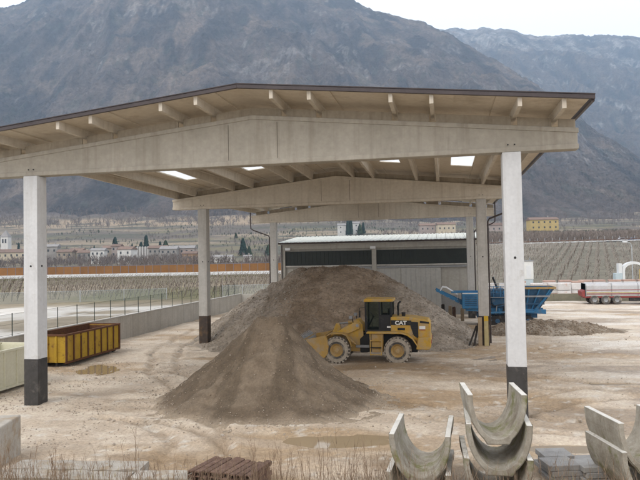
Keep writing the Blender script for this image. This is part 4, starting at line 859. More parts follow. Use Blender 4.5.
# ------------------------------------------------------------------ tipping trailer, pallets, cabin, lamp and the yard's far right
tr = thing('tipper_trailer', 'silver and red tipper semi trailer parked at the right edge', 'trailer', (13.9, 56.2, 0))
TL = 10.4
sec = [(-1.2, 0.95), (1.2, 0.95), (1.25, 1.2), (1.25, 2.2), (1.1, 2.48), (-1.1, 2.48), (-1.25, 2.2), (-1.25, 1.2)]
def ring(pts, x0, x1): # (y,z) outline extruded along x
    k = len(pts); return MB().add([(x0, *p) for p in pts] + [(x1, *p) for p in pts], [tuple(range(k)), tuple(range(2 * k - 1, k - 1, -1))] + [(i + k, (i + 1) % k + k, (i + 1) % k, i) for i in range(k)])
ring(sec, 0.0, TL).build('tipper_body', SILVER, tr, bevel=0.04)
for x_ in (0.06, 2.9, 5.8, 8.6, TL - 0.06): ring([(a * 1.012, 0.9 + (b - 0.93) * 1.015) for a, b in sec], x_ - 0.06, x_ + 0.06).build('body_rib', GREYM, tr)
MB().bb(0.1, TL, -1.275, -1.252, 1.32, 1.44).build('yellow_stripe', WOODY, tr); MB().bb(0.1, TL, -1.275, -1.252, 1.18, 1.28).build('red_stripe', REDM, tr); MB().bb(0.1, TL, -1.275, -1.252, 1.66, 1.72).build('red_stripe', REDM, tr)
MB().bb(-0.1, TL, -0.95, 0.95, 0.72, 0.948).build('chassis', REDM, tr); MB().bb(-0.1, TL, -1.2, -1.05, 0.80, 0.93).build('side_rail', REDM, tr)
MB().prism([(-0.05, 0.8), (-0.35, 0.95), (-0.42, 1.5), (-0.05, 1.7)], -1.15, 1.15).build('tail_bumper', REDM, tr)
for k in range(3):
    for s in (-1, 1):
        wq = thing('wheel', None, None, (1.0 + 1.25 * k, s * 1.05, 0.53)); wq.parent = tr
        MB().lathe_y([(0.26, -0.17), (0.46, -0.19), (0.53, -0.13), (0.53, 0.13), (0.46, 0.19), (0.26, 0.17)], 28).build('tyre', TYREW, wq); MB().lathe_y([(0.0, s * 0.05), (0.14, s * 0.07), (0.2, s * 0.13), (0.28, s * 0.17)], 20).build('rim', GREYM, wq)
for s in (-1, 1): MB().bb(7.2, 7.35, s * 0.8 - 0.08, s * 0.8 + 0.08, 0.05, 0.75).build('landing_leg', REDM, tr)
MB().bb(4.9, 6.9, -1.1, -0.7, 0.35, 0.70).build('side_box', DARKM, tr)

lw = thing('low_wall', 'low olive grey wall behind the yard at far right', 'wall', (0, 60.5, 0))
for k in range(10): MB().bb(8.0 + k * 3.2, 11.18 + k * 3.2, 0, 0.3, -0.3, 0.95).build('wall_panel', mat('mossy_wall', (0.25, 0.23, 0.17), (0.17, 0.16, 0.115), 0.6, 0.95) if k == 0 else MATS['mossy_wall'], lw)
pal = [(9.9, 66, 0, 1, 2), (12.2, 66.2, 0, 1, 1), (12.0, 69, 1, 2, 2), (14.2, 69.4, 0, 2, 2), (13.3, 65.4, 0, 0, 2), (15.2, 66.0, 0, 2, 2), (16.8, 69.0, 1, 2, 2), (18.6, 69.2, 1, 2, 2), (18.0, 65.8, 0, 1, 2), (20.6, 68.8, 1, 1, 2), (22.5, 69.2, 0, 2, 2), (24.4, 68.9, 1, 1, 2), (5.8, 67, 0, 1, 2), (7.8, 67.5, 1, 2, 2), (3.8, 67.2, 0, 1, 2)]
PL = ['half hidden by the hopper', 'right of the hopper rim', 'behind', 'tall at the back', 'small in front', 'mid row', 'red topped at back', 'red topped beside the trailer', 'next to the trailer tail', 'over the trailer', 'over the trailer middle', 'over the trailer front', 'between the columns', 'left of the white cabin', 'leftmost']
for k, (x_, y_, red, top, lv) in enumerate(pal):
    z0 = 0.0
    t = thing('wrapped_pallet', '%s wrapped pallet behind the low wall, %s' % ('white' if not red else 'red topped', PL[k]), 'pallet', (x_, y_, 0), random.uniform(-0.1, 0.1), 'wrapped pallets behind the low wall')
    MB().bb(-0.85, 0.85, -0.6, 0.6, 0.02, 0.16).build('pallet_base', WOOD, t)
    for q in range(2):
        MB().bb(-0.85 + 0.02 * q, 0.83, -0.6, 0.6, 0.17 + q * 0.98, 0.17 + q * 0.98 + 0.93).build('wrapped_load', WRAP if not (red and q == 0) else WRAP, t, bevel=0.06)
    if red or top == 2: MB().bb(-0.8, 0.8, -0.55, 0.55, 2.10, 2.34).build('top_layer', REDPK, t, bevel=0.03)
    MB().bb(-0.865, 0.865, -0.612, 0.612, 0.52, 0.72).build('print_band', REDPK, t)
cb = thing('site_cabin', 'tall white site cabin on a pale blue base behind the white column', 'cabin', (9.6, 80, 0))
MB().bb(-1.1, 1.6, -1.1, 1.1, 0, 2.1).build('base', mat('pale_blue_panel', (0.50, 0.58, 0.62), (0.44, 0.52, 0.56), 0.5, 0.6), cb, bevel=0.02); MB().bb(-1.15, 1.65, -1.15, 1.15, 2.12, 5.0).build('upper_box', WHITE, cb, bevel=0.03)
MB().bb(-0.75, 0.15, -1.18, -1.14, 3.6, 4.5).build('window', WINDOWD, cb); MB().bb(-1.25, 1.75, -1.25, 1.25, 5.0, 5.12).build('roof', GREYM, cb); MB().bb(0.6, 1.3, -1.17, -1.14, 2.3, 4.3).build('door', LAMPW, cb)
MB().tube([(1.3, 0, 5.1), (1.3, 0, 5.6)], 0.05, 6).build('vent_pipe', GREYM, cb)
lp = thing('street_lamp', 'white street lamp with a single arm above the trailer', 'street lamp', (31.6, 100, 0))
MB().tube([(0, 0, 0), (0, 0, 4.0), (0, 0, 7.0), (-0.12, 0, 7.6), (-0.45, 0, 7.95), (-0.8, 0, 8.0)], [0.11, 0.09, 0.07, 0.06, 0.05, 0.05], 8).build('pole', GALV, lp)
MB().prism([(-0.7, 7.93), (-1.6, 8.0), (-1.65, 8.12), (-1.3, 8.22), (-0.7, 8.12)], -0.16, 0.16).build('lamp_head', LAMPW, lp, bevel=0.03)
MB().bb(-1.5, -0.85, -0.12, 0.12, 7.90, 7.95).build('lamp_glass', LAMPW, lp)
ah = thing('portal_frame', 'white arched portal frame on a pale blue base behind the trailer', 'portal', (29.0, 92, 0))
pts = [(-1.6, 0)] + [(-1.6 + 0 * k, 2.6) for k in range(1)] + [(1.9 + 1.9 * math.cos(a) - 1.4, 3.0 + 1.5 * math.sin(a)) for a in np.linspace(math.pi, 0, 12)] + [(2.4, 0)]
inn = [(2.0, 0)] + [(1.9 + 1.5 * math.cos(a) - 1.4, 3.0 + 1.05 * math.sin(a)) for a in np.linspace(0, math.pi, 12)] + [(-1.0, 0)]
MB().prism([(-1.4, 0)] + pts[2:-1] + [(2.4, 0)] + inn, -0.7, 0.7).build('arch', LAMPW, ah)
MB().bb(-2.6, -1.45, -0.8, 0.8, 0, 2.5).build('base', MATS['pale_blue_panel'], ah, bevel=0.03); MB().bb(1.2, 1.9, -0.9, -0.72, 0.4, 3.2).build('yellow_box', HW['yellow'], ah); MB().bb(-2.0, -1.45, -0.7, 0.7, 2.52, 4.2).build('side_post', LAMPW, ah)

# ------------------------------------------------------------------ foreground: channels, kerbs, bars, slabs
def channel(label, loc, axis_deg, depth_, width, length, group, tilt=0.0, th=0.12, z=0.0):
    """U-shaped concrete drain; axis_deg is the direction its length runs to (0 = straight ahead of the shed, + = left). loc = middle of the front end's foot."""
    R = width / 2; n = 26; out = []; inn_ = []
    for k in range(n + 1):
        a = math.pi * k / n; e = 0.97
        def pt(rw, rd): 
            cx_, sy_ = math.cos(a), math.sin(a)
            return (-rw * math.copysign(abs(cx_) ** e, cx_), depth_ - rd * abs(sy_) ** e)
        o_ = pt(R, depth_); i_ = pt(R - th, depth_ - th)
        out.append(o_); inn_.append(i_)
    fl = 0.46 * R
    out = [(x, max(zq, 0.0) if abs(x) > fl else 0.0) for x, zq in out]
    t = thing('concrete_channel', label, 'channel', (loc[0], loc[1], z), math.radians(axis_deg), group)
    t.rotation_euler = (math.radians(tilt), 0, math.radians(axis_deg))
    segs = np.linspace(0, length, 7)
    mb = MB(); vs = []; fs = []; m = n + 1
    for j, y in enumerate(segs):
        for (x, zq) in out: vs.append((x + random.gauss(0, 0.003), y, zq + random.gauss(0, 0.003)))
        for (x, zq) in inn_: vs.append((x + random.gauss(0, 0.003), y, zq + random.gauss(0, 0.003)))
    st = 2 * m
    for j in range(len(segs) - 1):
        for k in range(n):
            fs.append((j * st + k, j * st + k + 1, (j + 1) * st + k + 1, (j + 1) * st + k)); fs.append((j * st + m + k + 1, j * st + m + k, (j + 1) * st + m + k, (j + 1) * st + m + k + 1))
        for k0 in (0, n):
            fs.append((j * st + k0, (j + 1) * st + k0, (j + 1) * st + m + k0, j * st + m + k0))
    for j in (0, len(segs) - 1):
        for k in range(n): fs.append((j * st + k, j * st + m + k, j * st + m + k + 1, j * st + k + 1))
    mb.add(vs, fs).build('trough', CHAN, t, bevel=0.012)
    for s in (-1, 1):
        MB().bb(min(s * (R - th - 0.004), s * (R + 0.004)), max(s * (R - th - 0.004), s * (R + 0.004)), -0.004, length + 0.004, depth_ - 0.012, depth_ + 0.012).build('rim', CHAN_IN, t, bevel=0.008)
    # raised socket collar round the front end
    so = [(x * 1.03, zq * 1.0 - 0.022 if abs(x) <= fl * 1.01 else zq - 0.022 * (1 - zq / depth_)) for x, zq in out]
    mb = MB(); k_ = len(so)
    vs = [(x, 0.03, zq) for x, zq in so] + [(x, 0.20, zq) for x, zq in so] + [(x, 0.03, zq) for x, zq in out] + [(x, 0.20, zq) for x, zq in out]
    fs = [(i, i + 1, k_ + i + 1, k_ + i) for i in range(k_ - 1)] + [(i + 1, i, 2 * k_ + i, 2 * k_ + i + 1) for i in range(k_ - 1)] + [(k_ + i, k_ + i + 1, 3 * k_ + i + 1, 3 * k_ + i) for i in range(k_ - 1)]
    mb.add(vs, fs).build('collar', CHAN, t)
    return t
G = 'concrete drain channels stacked in the foreground'
channel('topmost U channel of the tall middle stack, clear of weeds', (-1.33, -7.75), 6, 1.20, 1.42, 1.5, G, z=1.46)
channel('second U channel of the tall middle stack, under the topmost one', (-1.32, -7.9), 0, 1.22, 1.55, 1.9, G, z=0.75)
channel('lowest U channel of the tall middle stack, hidden by weeds', (-1.36, -8.0), 2, 1.15, 1.62, 1.9, G, z=0.02)
channel('upper mossy U channel of the left stack', (-3.25, -7.75), -3, 1.18, 1.52, 2.1, G, z=0.42)
channel('lower U channel of the left stack, mostly out of view', (-3.3, -7.85), -3, 1.0, 1.60, 2.1, G, z=-0.32)
channel('upper tilted U channel of the stack at the right edge', (2.25, -7.35), 14, 1.2, 1.55, 1.75, G, z=0.80)
channel('lower U channel of the stack at the right edge', (2.3, -7.45), 14, 1.2, 1.6, 1.85, G, z=0.14)

blk = thing('concrete_block', 'large pale concrete block at the lower left edge', 'block', (-16.9, -6.7, 0), math.radians(16))
MB().bb(-1.1, 1.0, -0.85, 0.75, -0.1, 1.22).build('block', KERB, blk, bevel=0.05)
for x_ in (-0.5, 0.4): MB().tube([(x_, -0.05, 1.18), (x_, -0.05, 1.27), (x_ + 0.14, -0.05, 1.27), (x_ + 0.14, -0.05, 1.18)], 0.012, 5).build('lifting_loop', RUST, blk)
for nm, (x0, x1, yc_, wd, z1, rz), lb in (('concrete_beam', (-15.0, -11.1, -7.25, 0.72, 0.27, 0.10), 'concrete beam strewn with gravel behind the long front kerb'), ('concrete_beam', (-15.6, -11.05, -8.2, 0.62, 0.31, 0.09), 'long concrete beam along the lower left edge of the yard'), ('concrete_beam', (-11.0, -9.35, -7.78, 0.60, 0.32, 0.14), 'short concrete beam beside the rusty bars')):
    t = thing(nm, lb, 'beam', ((x0 + x1) / 2, yc_, 0), rz, 'concrete beams lying along the lower left edge'); h_ = (x1 - x0) / 2
    n = int(h_ * 2 / 0.25); mb = MB(); vs = []; fs = []
    for k in range(n + 1):
        x_ = -h_ + 2 * h_ * k / n; j = lambda: random.gauss(0, 0.012)
        vs += [(x_, -wd / 2 + j(), -0.15), (x_, -wd / 2 + j(), z1 - 0.03 + j()), (x_, -wd / 2 + 0.05 + j(), z1 + j()), (x_, wd / 2 - 0.05 + j(), z1 + j()), (x_, wd / 2 + j(), z1 - 0.04 + j()), (x_, wd / 2 + j(), -0.15)]
    for k in range(n): fs += [(k * 6 + q, (k + 1) * 6 + q, (k + 1) * 6 + q + 1, k * 6 + q + 1) for q in range(5)]
    fs += [tuple(range(6)), tuple(range(n * 6 + 5, n * 6 - 1, -1))]
    mb.add(vs, fs).build('beam', KERB, t)
# rusty bars
dirv = Vector((0.2, 0.96, 0)).normalized(); base = Vector((-9.30, -8.05, 0)); acr = Vector((0.98, -0.07, 0))
rot = math.atan2(-dirv.x, dirv.y)
for lay in range(4):
    for k in range(9):
        ln = 1.22 + random.uniform(-0.12, 0.12); y0 = random.uniform(-0.06, 0.06)
        q = base + acr * (k * 0.205 + 0.02 * (lay % 2) + random.uniform(-0.012, 0.012))
        t = thing('rusty_bar', 'rusty channel bar in the square stack, %s, %s' % (('bottom layer', 'second layer', 'third layer', 'top layer')[lay], ('leftmost', 'second from left', 'third from left', 'fourth from left', 'middle', 'fourth from right', 'third from right', 'second from right', 'rightmost')[k]), 'bar', (q.x, q.y, 0.02 + lay * 0.132), rot + random.uniform(-0.03, 0.03), 'rusty bars in the square stack')
        MB().prism([(-0.09, 0.0), (-0.07, 0.0), (-0.065, 0.085), (0.065, 0.085), (0.07, 0.0), (0.09, 0.0), (0.085, 0.105), (0.05, 0.118), (-0.05, 0.118), (-0.085, 0.105)], y0, y0 + ln).build('channel_section', RUST, t)
# grey kerbstones
ROWS = 0
for lay in range(3):
    for k in range(4):
        x0_ = 0.02 + 0.12 * lay * (1 if k == 0 else 0); q = Vector((0.05 + (k % 2) * 0.86 + (0.10 * lay if lay < 2 else 0.04), -6.15 + (k // 2) * 0.78 + 0.05 * random.uniform(-1, 1), 0.02 + 0.152 * lay))
        if lay == 2 and k == 3: continue
        t = thing('kerbstone', 'grey kerbstone, %s layer, %s, in the low stack between the channels' % (('bottom', 'middle', 'top')[lay], ('front left', 'front right', 'back left', 'back right')[k]), 'kerbstone', q, 0.24 + random.uniform(-0.04, 0.04), 'grey kerbstones between the channels')
        MB().bb(0, 0.84, 0, 0.74, 0, 0.145).build('stone', SLATE, t, bevel=0.015)

# ------------------------------------------------------------------ weeds
def stem_tris(p, h, lean, r, nbr, out):
    p = np.array(p, float); d = np.array((math.cos(lean[0]) * lean[1], math.sin(lean[0]) * lean[1], 1.0)); prev = p; k = 4; bend = RNG.normal(0, 0.06, 3) * h
    pts = [p + d * h * (i / k) + bend * (i / k) ** 2 for i in range(k + 1)]
    for i in range(k):
        a, b = pts[i], pts[i + 1]; ra, rb = r * (1 - i / k * 0.75), r * (1 - (i + 1) / k * 0.75)
        for t in (0, 2.1, 4.2):
            e1 = np.array((math.cos(t), math.sin(t), 0)); e2 = np.array((math.cos(t + 2.1), math.sin(t + 2.1), 0))
            out.append((a + e1 * ra, a + e2 * ra, b + e1 * rb)); out.append((a + e2 * ra, b + e2 * rb, b + e1 * rb))
    for _ in range(nbr):
        f = RNG.uniform(0.35, 0.95); a = p + d * h * f + bend * f * f; t = RNG.uniform(0, 6.28); l = h * RNG.uniform(0.10, 0.28); b = a + np.array((math.cos(t) * l * 0.6, math.sin(t) * l * 0.6, l)); e = np.array((-math.sin(t), math.cos(t), 0)) * r * 0.5
        out.append((a - e, a + e, b)); 
        if RNG.random() < 0.6:
            m_ = (a + b) / 2; c_ = m_ + np.array((math.cos(t + 0.9) * l * 0.35, math.sin(t + 0.9) * l * 0.35, l * 0.4)); out.append((m_ - e * 0.7, m_ + e * 0.7, c_))
tris = []
for _ in range(1500):
    y = RNG.uniform(-12.5, -8.6); x = RNG.uniform(-17, 4)
    cl = float(fbm(np.array(x / 1.3), np.array(y / 1.3), 3, 140)); 
    if cl < 0.47: continue
    if -9.6 < x < -7 and y > -9: continue
    stem_tris((x, y, yz(x, y) - 0.05), RNG.uniform(0.6, 1.5) * (1.35 if (-7.5 < x < -4 and RNG.random() < 0.5) else 1), (RNG.uniform(0, 6.28), RNG.uniform(0, 0.25)), RNG.uniform(0.006, 0.011), RNG.integers(4, 12), tris)
for _ in range(150):
    x = RNG.uniform(-7.6, -3.9); y = RNG.uniform(-9.5, -6.2); stem_tris((x, y, yz(x, y) - 0.03), RNG.uniform(0.3, 1.0), (RNG.uniform(0, 6.28), RNG.uniform(0, 0.25)), RNG.uniform(0.005, 0.009), RNG.integers(3, 9), tris)
for (x, y, h) in ((-10.2, -9.2, 2.1), (-14.9, -9.0, 1.35), (-5.2, -9.6, 2.2), (-7.2, -9.4, 1.8), (-6.3, -8.9, 1.5), (-4.6, -9.2, 1.7), (-13.4, -9.3, 1.5), (1.0, -9.0, 1.7), (0.6, -9.2, 1.6), (-5.8, -9.1, 1.6)):
    stem_tris((x, y, yz(x, y) - 0.05), h, (RNG.uniform(0, 6.28), 0.12), 0.010, 9, tris)
for cx_, cy_, n_ in ((-13.2, -8.9, 40), (-12.7, -8.6, 30), (-9.9, -9.0, 35), (-6.5, -9.0, 30), (-5.6, -8.9, 30), (-3.9, -9.0, 40), (-2.3, -8.7, 40), (-1.3, -8.8, 50), (2.0, -8.4, 40), (2.6, -8.1, 30)):
    for _ in range(n_):
        x = RNG.normal(cx_, 0.28); y = RNG.normal(cy_, 0.25); stem_tris((x, y, yz(x, y) - 0.03), RNG.uniform(0.35, 1.0), (RNG.uniform(0, 6.28), RNG.uniform(0.05, 0.4)), RNG.uniform(0.005, 0.009), RNG.integers(4, 10), tris)
for _ in range(260):
    x = RNG.uniform(-5, 4.2); y = RNG.uniform(-10.2, -8.7); stem_tris((x, y, yz(x, y) - 0.05), RNG.uniform(0.9, 1.7), (RNG.uniform(0, 6.28), RNG.uniform(0, 0.3)), RNG.uniform(0.006, 0.010), RNG.integers(5, 12), tris)
tag(link('dry_weeds', tri_soup('dry_weeds', tris, STRAW)), 'dry brown weed stalks along the bottom of the picture', 'weeds', kind='stuff')
tris = []
for cx_, cy_, s_, n_ in ((0.15, -7.4, 0.30, 420), (-0.3, -8.0, 0.35, 300), (0.9, -7.7, 0.35, 220), (-2.2, -8.3, 0.3, 200), (-4.3, -8.3, 0.5, 200), (1.4, -8.4, 0.4, 250), (-9.6, -8.8, 0.5, 160), (-12.4, -8.7, 0.8, 260)):
    for _ in range(n_):
        x = RNG.normal(cx_, s_); y = RNG.normal(cy_, s_ * 0.7); z = yz(x, y) - 0.02; a = RNG.uniform(0, 6.28); h = RNG.uniform(0.2, 0.62); l = RNG.uniform(0.05, 0.35) * h; e = np.array((-math.sin(a), math.cos(a), 0)) * 0.008; p0 = np.array((x, y, z)); p1_ = p0 + np.array((math.cos(a) * l * 0.4, math.sin(a) * l * 0.4, h * 0.65)); p2_ = p0 + np.array((math.cos(a) * l * 1.3, math.sin(a) * l * 1.3, h))
        tris += [(p0 - e, p0 + e, p1_), (p1_ - e * 0.7, p1_ + e * 0.7, p2_)]
tag(link('dry_grass', tri_soup('dry_grass', tris, STRAWG)), 'straw coloured grass tufts round the concrete channels', 'grass', kind='stuff')

# ------------------------------------------------------------------ vineyards (posts and canes, uncountable)
def vineyard(name, label, t0, t1, v0, v1, rowdir, rs, ps, ph, lean):
    posts, canes = [], []
    c_, s_ = math.cos(rowdir), math.sin(rowdir); R_ = 340
    for a in np.arange(-R_, R_, rs):
        for b in np.arange(-R_, R_, ps):
            um = (t0 + t1) / 2 * (v0 + v1) / 2; vm = (v0 + v1) / 2; u = um + a * c_ - b * s_ + random.gauss(0, 0.15); v = vm + a * s_ + b * c_ + random.gauss(0, 0.15)
            if not (v0 < v < v1) or not (t0 * v < u < t1 * v): continue
            X, Y = xy_of(u, v); z = float(hterr(u, v)) - 0.1
            h = ph * random.uniform(0.9, 1.1); w_ = 0.05; rx, ry = RX.x, RX.y
            posts.append(((X, Y, z), (X + rx * 0.1, Y + ry * 0.1, z + h), w_)); lx = lean * random.uniform(0.85, 1.15)
            posts.append(((X, Y, z + h * 0.45), (X + rx * lx, Y + ry * lx, z + h * 1.15), 0.04))
            for _ in range(5):
                f = random.random(); x1 = X + rx * lx * f + random.gauss(0, 0.5); y1 = Y + ry * lx * f + random.gauss(0, 0.8); z1 = z + h * (0.45 + 0.6 * f); canes.append(((x1, y1, z1), (x1 + random.gauss(0, 0.5), y1 + random.gauss(0, 0.5), z1 + random.uniform(-0.5, 0.5)), 0.035))
            canes.append(((X + 0.6, Y + 0.5, z), (X + 0.6 + rx * lx * 0.4, Y + 0.5, z + h * 0.8), 0.04))
    def soup(segs):
        out = []
        for a, b, w_ in segs:
            a = np.array(a); b = np.array(b); e = np.array((RX.x, RX.y, 0)) * w_; g = np.array((FX.x, FX.y, 0)) * w_; out += [(a - e, a + e, b + e), (a - e, b + e, b - e), (a - g, a + g, b + g), (a - g, b + g, b - g)]
        return out
    o = thing(name, label, 'vineyard'); o['kind'] = 'stuff'
    tag(link('vine_posts', tri_soup('vine_posts', soup(posts), VPOST), o), kind='stuff'); tag(link('vine_canes', tri_soup('vine_canes', soup(canes), VWOOD), o), kind='stuff')
vineyard('vineyard', 'leafless vineyard in front of the orange barrier on the left', -0.62, 0.12, 100, 186, math.radians(78), 3.4, 2.6, 2.0, 1.5)
vineyard('vineyard', 'leafless vineyard rising towards the road on the right', 0.20, 0.64, 116, 245, math.radians(24), 3.6, 3.2, 2.0, 1.0)

# ------------------------------------------------------------------ net fences and the orange barrier
def fence_line(name, label, p0, p1, h, step, m, net, cat='fence'):
    a, b = Vector(p0), Vector(p1); L_ = (b - a).length; t = thing(name, label, cat, a, math.atan2(b.y - a.y, b.x - a.x))
    n = int(L_ / step); pm_ = MB().bb(-0.05, 0.05, -0.05, 0.05, -0.5, h + 0.1).mesh('post', m)
    for k in range(n + 1): link('post', pm_, t, loc=(k * L_ / n, 0, (b.z - a.z) * k / n))
    MB().add([(0, 0, 0), (L_, 0, b.z - a.z), (L_, 0, b.z - a.z + h), (0, 0, h)], [(0, 1, 2, 3)]).build('net', net, t)
    MB().tube([(0, 0.03, h), (L_, 0.03, b.z - a.z + h)], 0.02, 4).build('top_wire', m, t)
fence_line('net_fence', 'grey green windbreak net fence beyond the yard wall on the left', P(B(-60), 92), P(B(166), 99), 1.7, 6.0, GALV, NET)
fence_line('net_fence', 'pale mesh fence between the left columns beyond the wall', P(B(222), 99), P(B(300), 101), 2.0, 2.6, GALV, m_net('pale_net', (0.40, 0.44, 0.43), 0.35))
ob = thing('noise_barrier', 'long orange panel barrier on a white base along the valley road', 'barrier', (0, 0, 0))
a, b = P(B(-130), 196), P(B(330), 196); a.z = 0; b.z = 0
ob.location = a; L_ = (b - a).length; ob.rotation_euler = (0, 0, math.atan2(b.y - a.y, b.x - a.x)); n = int(L_ / 2.55)
z0, z1 = 2.30, 4.95
om = MB().bb(0.06, L_ / n - 0.06, -0.06, 0.06, z0 + 0.1, z1 - 0.12).mesh('panel', ORANGE); pm_ = MB().bb(-0.06, 0.06, -0.12, 0.12, z0, z1 + 0.02).mesh('post', BPOST)
for k in range(n):
    link('panel', om, ob, loc=(k * L_ / n, 0, 0)); link('post', pm_, ob, loc=(k * L_ / n, 0, 0))
MB().bb(0, L_, -0.10, 0.10, z1 - 0.118, z1 + 0.0).build('top_rail', BPOST, ob); MB().bb(-0.2, L_, -0.16, 0.16, z0 - 0.9, z0 + 0.098).build('white_base', BARW, ob); MB().bb(-0.2, L_, -0.6, 0.6, -0.5, z0 - 0.902).build('embankment', mat('grass_bank', (0.16, 0.16, 0.07), (0.12, 0.11, 0.06), 0.2, 0.95), ob)

# ------------------------------------------------------------------ road and rail on the right slope
rp = thing('road_guard_rail', 'rusty guard rail along the road above the right vineyard', 'guard rail')
def road_pt(px, dz): 
    q = P(B(px), 262); q.z = 10.75 + 0.0045 * (px - 560) + dz; return q
pr_ = [road_pt(px, 0) for px in range(455, 800, 15)]
for i in range(len(pr_) - 1):
    a, b = pr_[i], pr_[i + 1]; d = (b - a); mid = (a + b) / 2; rz = math.atan2(d.y, d.x)
    MB().box(mid + Vector((0, 0, 0.75)), (d.length * 0.99, 0.12, 0.42), rz).build('rail', RUST, rp)
    MB().box(mid + Vector((0, 0, 0.1)), (d.length, 1.2, 0.34), rz).build('kerb', BARW, rp)
    for f in (0.0, 0.5): MB().box(a.lerp(b, f) + Vector((0, 0.3, 0.9)), (0.12, 0.12, 2.4), rz).build('post', GALV, rp)
rd = MB()
q0 = [P(B(px), 266) for px in range(450, 820, 20)]; q1 = [P(B(px), 275) for px in range(450, 820, 20)]
for q in q0 + q1: q.z = 11.0
k = len(q0); tag(rd.add(q0 + q1, [(i, i + 1, k + i + 1, k + i) for i in range(k - 1)]).build('road', mat('asphalt', (0.055, 0.055, 0.055), (0.045, 0.045, 0.045), 0.5, 0.9)), kind='structure')
def car(px, dist, key, label):
    q = P(B(px), dist); q.z = 11.02; t = thing('car', label, 'car', q, YAW + 0.02, 'cars on the far road')
    MB().prism([(-2.1, 0.35), (2.1, 0.35), (2.15, 0.75), (1.3, 0.92), (0.7, 1.42), (-1.0, 1.45), (-1.7, 0.95), (-2.1, 0.85)], -0.85, 0.85).build('body', CARP[key], t, bevel=0.08)
    MB().prism([(0.95, 0.95), (0.6, 1.36), (-0.9, 1.38), (-1.4, 0.95)], -0.865, 0.865).build('window', WINDOWD, t)
    for x_ in (-1.3, 1.3):
        for s in (-1, 1): MB().lathe_y([(0, -0.1), (0.31, -0.1), (0.31, 0.1), (0, 0.1)], 14, c=(x_, s * 0.78, 0.31)).build('wheel', DARKM, t)
car(622, 269, 'grey', 'pale grey car on the far road left of the lamp head'); car(634, 270, 'blue', 'dark blue car on the far road right of the lamp head')

# ------------------------------------------------------------------ houses in the valley
def house(px, dist, w_, d_, h, wall, roof, nwin, nfl, label, dz=0.0, rz=0.0, rh=None, name='house', flat=False, group='houses of the far village'):
    q = P(B(px), dist, dz); t = thing(name, label, 'house', q, YAW + rz, group)
    MB().bb(-w_ / 2, w_ / 2, 0, d_, -3, h).build('wall', HW[wall], t); rh = rh or d_ * 0.22; e = 0.5
    rm_ = TERR_RED if roof == 'red' else TERR_GR
    if not flat:
        rf = MB().add([(-w_ / 2 - e, -e, h), (w_ / 2 + e, -e, h), (w_ / 2 + e, d_ + e, h), (-w_ / 2 - e, d_ + e, h), (-w_ / 2 - e, d_ / 2, h + rh), (w_ / 2 + e, d_ / 2, h + rh), (-w_ / 2 - e, -e, h + 0.25), (w_ / 2 + e, -e, h + 0.25), (w_ / 2 + e, d_ + e, h + 0.25), (-w_ / 2 - e, d_ + e, h + 0.25), (-w_ / 2 - e, d_ / 2, h + rh + 0.25), (w_ / 2 + e, d_ / 2, h + rh + 0.25)],
            [(3, 2, 1, 0), (6, 7, 11, 10), (10, 11, 8, 9), (0, 1, 7, 6), (2, 3, 9, 8), (0, 6, 10, 9, 3), (1, 2, 8, 11, 7)]).build('roof', rm_, t)
        MB().bb(w_ * 0.2 - 0.4, w_ * 0.2 + 0.4, d_ * 0.5 - 0.4, d_ * 0.5 + 0.4, h + rh * 0.6, h + rh + 1.3).build('chimney', HW['grey'], rf)
        MB().add([(-w_ / 2 + 0.02, 0.02, h), (-w_ / 2 + 0.02, d_ - 0.02, h), (-w_ / 2 + 0.02, d_ / 2, h + rh * 0.98), (w_ / 2 - 0.02, 0.02, h), (w_ / 2 - 0.02, d_ - 0.02, h), (w_ / 2 - 0.02, d_ / 2, h + rh * 0.98)], [(0, 2, 1), (3, 4, 5), (0, 3, 5, 2), (2, 5, 4, 1)]).build('gable', HW[wall], t)
    for fl in range(nfl):
        zc = (fl + 0.55) * h / nfl
        for k in range(nwin):
            x_ = -w_ / 2 + (k + 0.5) * w_ / nwin; ww = min(0.6, w_ / nwin * 0.25)
            wn = MB().bb(x_ - ww, x_ + ww, -0.06, -0.01, zc - 0.75, zc + 0.75).build('window', WINDOWD, t)
    return t
